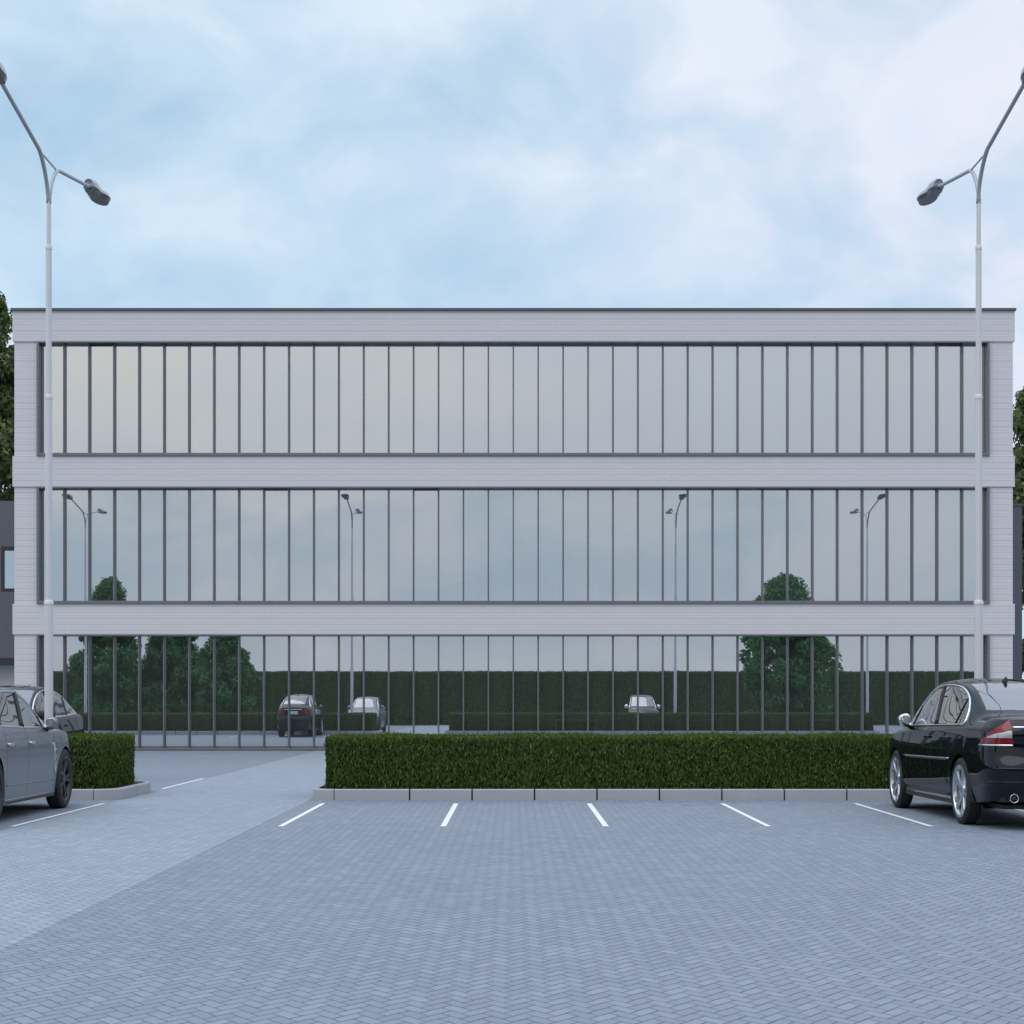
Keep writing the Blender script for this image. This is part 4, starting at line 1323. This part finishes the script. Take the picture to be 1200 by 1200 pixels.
tag(dcar, 'dark graphite fastback parked facing the camera between the hedge and the building', 'car')

# ---------------------------------------------------------------- sky and light
SUN_EL, SUN_AZ = 57.0, 215.0     # azimuth measured clockwise from +Y: behind the camera, to the left
w_ = bpy.data.worlds.new('World'); scene.world = w_; w_.use_nodes = True
nt = w_.node_tree; nt.nodes.clear()
def wn(t): return nt.nodes.new(t)
class WN(NT):
    def __init__(s):
        s.t = nt; s.n = nt.nodes; s.l = nt.links
q = WN()
out = wn('ShaderNodeOutputWorld'); bg = wn('ShaderNodeBackground')
sky = wn('ShaderNodeTexSky'); sky.sky_type = 'NISHITA'; sky.sun_disc = False
sky.sun_elevation = R(SUN_EL); sky.sun_rotation = R(SUN_AZ)
sky.air_density = 1.0; sky.dust_density = 1.0; sky.ozone_density = 2.0
d = q.coord('Generated')
x, y, z = q.sep(d)
zz = q.math('ADD', q.math('MAXIMUM', z, 0.0), .16)
pv = q.comb(x, q.math('MULTIPLY', y, .8), q.math('MULTIPLY', z, q.math('MULTIPLY_ADD', y, -.35, 1.75)))
n1 = q.noise(pv, 11.0, 6, .52, .4)
n2 = q.noise(pv, 3.0, 3, .5, .2)
k = q.math('ADD', q.math('MULTIPLY', n1, .65), q.math('MULTIPLY', n2, .55))
back = q.ramp(q.math('ADD', q.math('MULTIPLY', y, -.5), .5), [(.35, (0, 0, 0)), (.65, (1, 1, 1))])
right = q.ramp(q.math('ADD', x, .5), [(.35, (0, 0, 0)), (.85, (1, 1, 1))])
k = q.math('ADD', k, q.math('MULTIPLY', x, .08))
k2 = q.math('ADD', k, q.math('ADD', q.math('MULTIPLY', back, .10), q.math('MULTIPLY', q.math('MULTIPLY', right, z), .35)))
cover = q.ramp(k2, [(.47, (.06, .06, .06)), (.60, (.42, .42, .42)), (.76, (.92, .92, .92))])
n3 = q.noise(pv, 14.0, 5, .5, .3)
CL = q.mix(n3, q.mix(right, (6.5, 8.2, 9.7, 1), (7.5, 8.1, 9.5, 1)), q.mix(right, (8.4, 9.4, 10.1, 1), (9.5, 9.1, 9.9, 1)))
warm = q.ramp(q.math('ADD', x, .5), [(.15, (1, 1, 1)), (.6, (0, 0, 0))])
hib = q.ramp(z, [(.07, (0, 0, 0)), (.20, (1, 1, 1))])
CLB = q.mix(n1, q.mix(hib, (4.0, 5.0, 6.1, 1), (7.0, 7.6, 8.2, 1)), q.mix(q.math('MULTIPLY', hib, warm), (7.4, 7.5, 7.8, 1), (12.4, 11.2, 9.5, 1)))
CC = q.mix(back, CL, CLB)
BLUE = (4.9, 7.3, 9.5, 1)
base = q.mix(.72, sky.outputs[0], BLUE)
lowb = q.ramp(z, [(.02, (.53, .56, .61)), (.05, (.41, .51, .61)), (.09, (.40, .52, .635)), (.115, (.47, .56, .65)), (.14, (.70, .74, .80)), (.20, (.76, .825, .89))])
nd = nt.nodes.new('ShaderNodeVectorMath'); nd.operation = 'SCALE'; q.put(nd.inputs[0], lowb); nd.inputs['Scale'].default_value = 10.0
lowb = nd.outputs[0]
base = q.mix(q.math('MULTIPLY', back, .9), base, lowb)
colr = q.mix(cover, base, CC)
warm2 = q.ramp(q.math('ADD', x, .5), [(.25, (1, 1, 1)), (.44, (0, 0, 0))])
colr = q.mix(q.math('MULTIPLY', q.math('MULTIPLY', warm2, q.math('MULTIPLY', hib, back)), .42), colr, (9.2, 8.7, 7.6, 1))
# an overcast sky is brightest overhead
zen = q.ramp(z, [(.36, (0, 0, 0)), (.85, (1, 1, 1))])
colr = q.mix(q.math('MULTIPLY', zen, .9), colr, (11.8, 13.6, 16.4, 1))
nt.links.new(colr, bg.inputs[0]); bg.inputs[1].default_value = .1
nt.links.new(bg.outputs[0], out.inputs[0])
sl = bpy.data.lights.new('sun', 'SUN'); sl.energy = 1.0; sl.angle = R(55); sl.color = (1, .98, .96)
so = bpy.data.objects.new('sun', sl); COL.objects.link(so)
az, el = R(SUN_AZ), R(SUN_EL)
dirv = Vector((math.sin(az) * math.cos(el), math.cos(az) * math.cos(el), math.sin(el)))
so.rotation_euler = dirv.to_track_quat('Z', 'Y').to_euler()
so.location = dirv * 60

vs_ = scene.view_settings
scene.display_settings.display_device = 'sRGB'
vs_.view_transform = 'Standard'; vs_.look = 'None'; vs_.exposure = 0; vs_.gamma = 1; vs_.use_curve_mapping = False
cy = scene.cycles
cy.max_bounces = 10; cy.diffuse_bounces = 3; cy.glossy_bounces = 5; cy.transparent_max_bounces = 16; cy.transmission_bounces = 6
cy.caustics_reflective = False; cy.caustics_refractive = False
cy.use_denoising = True
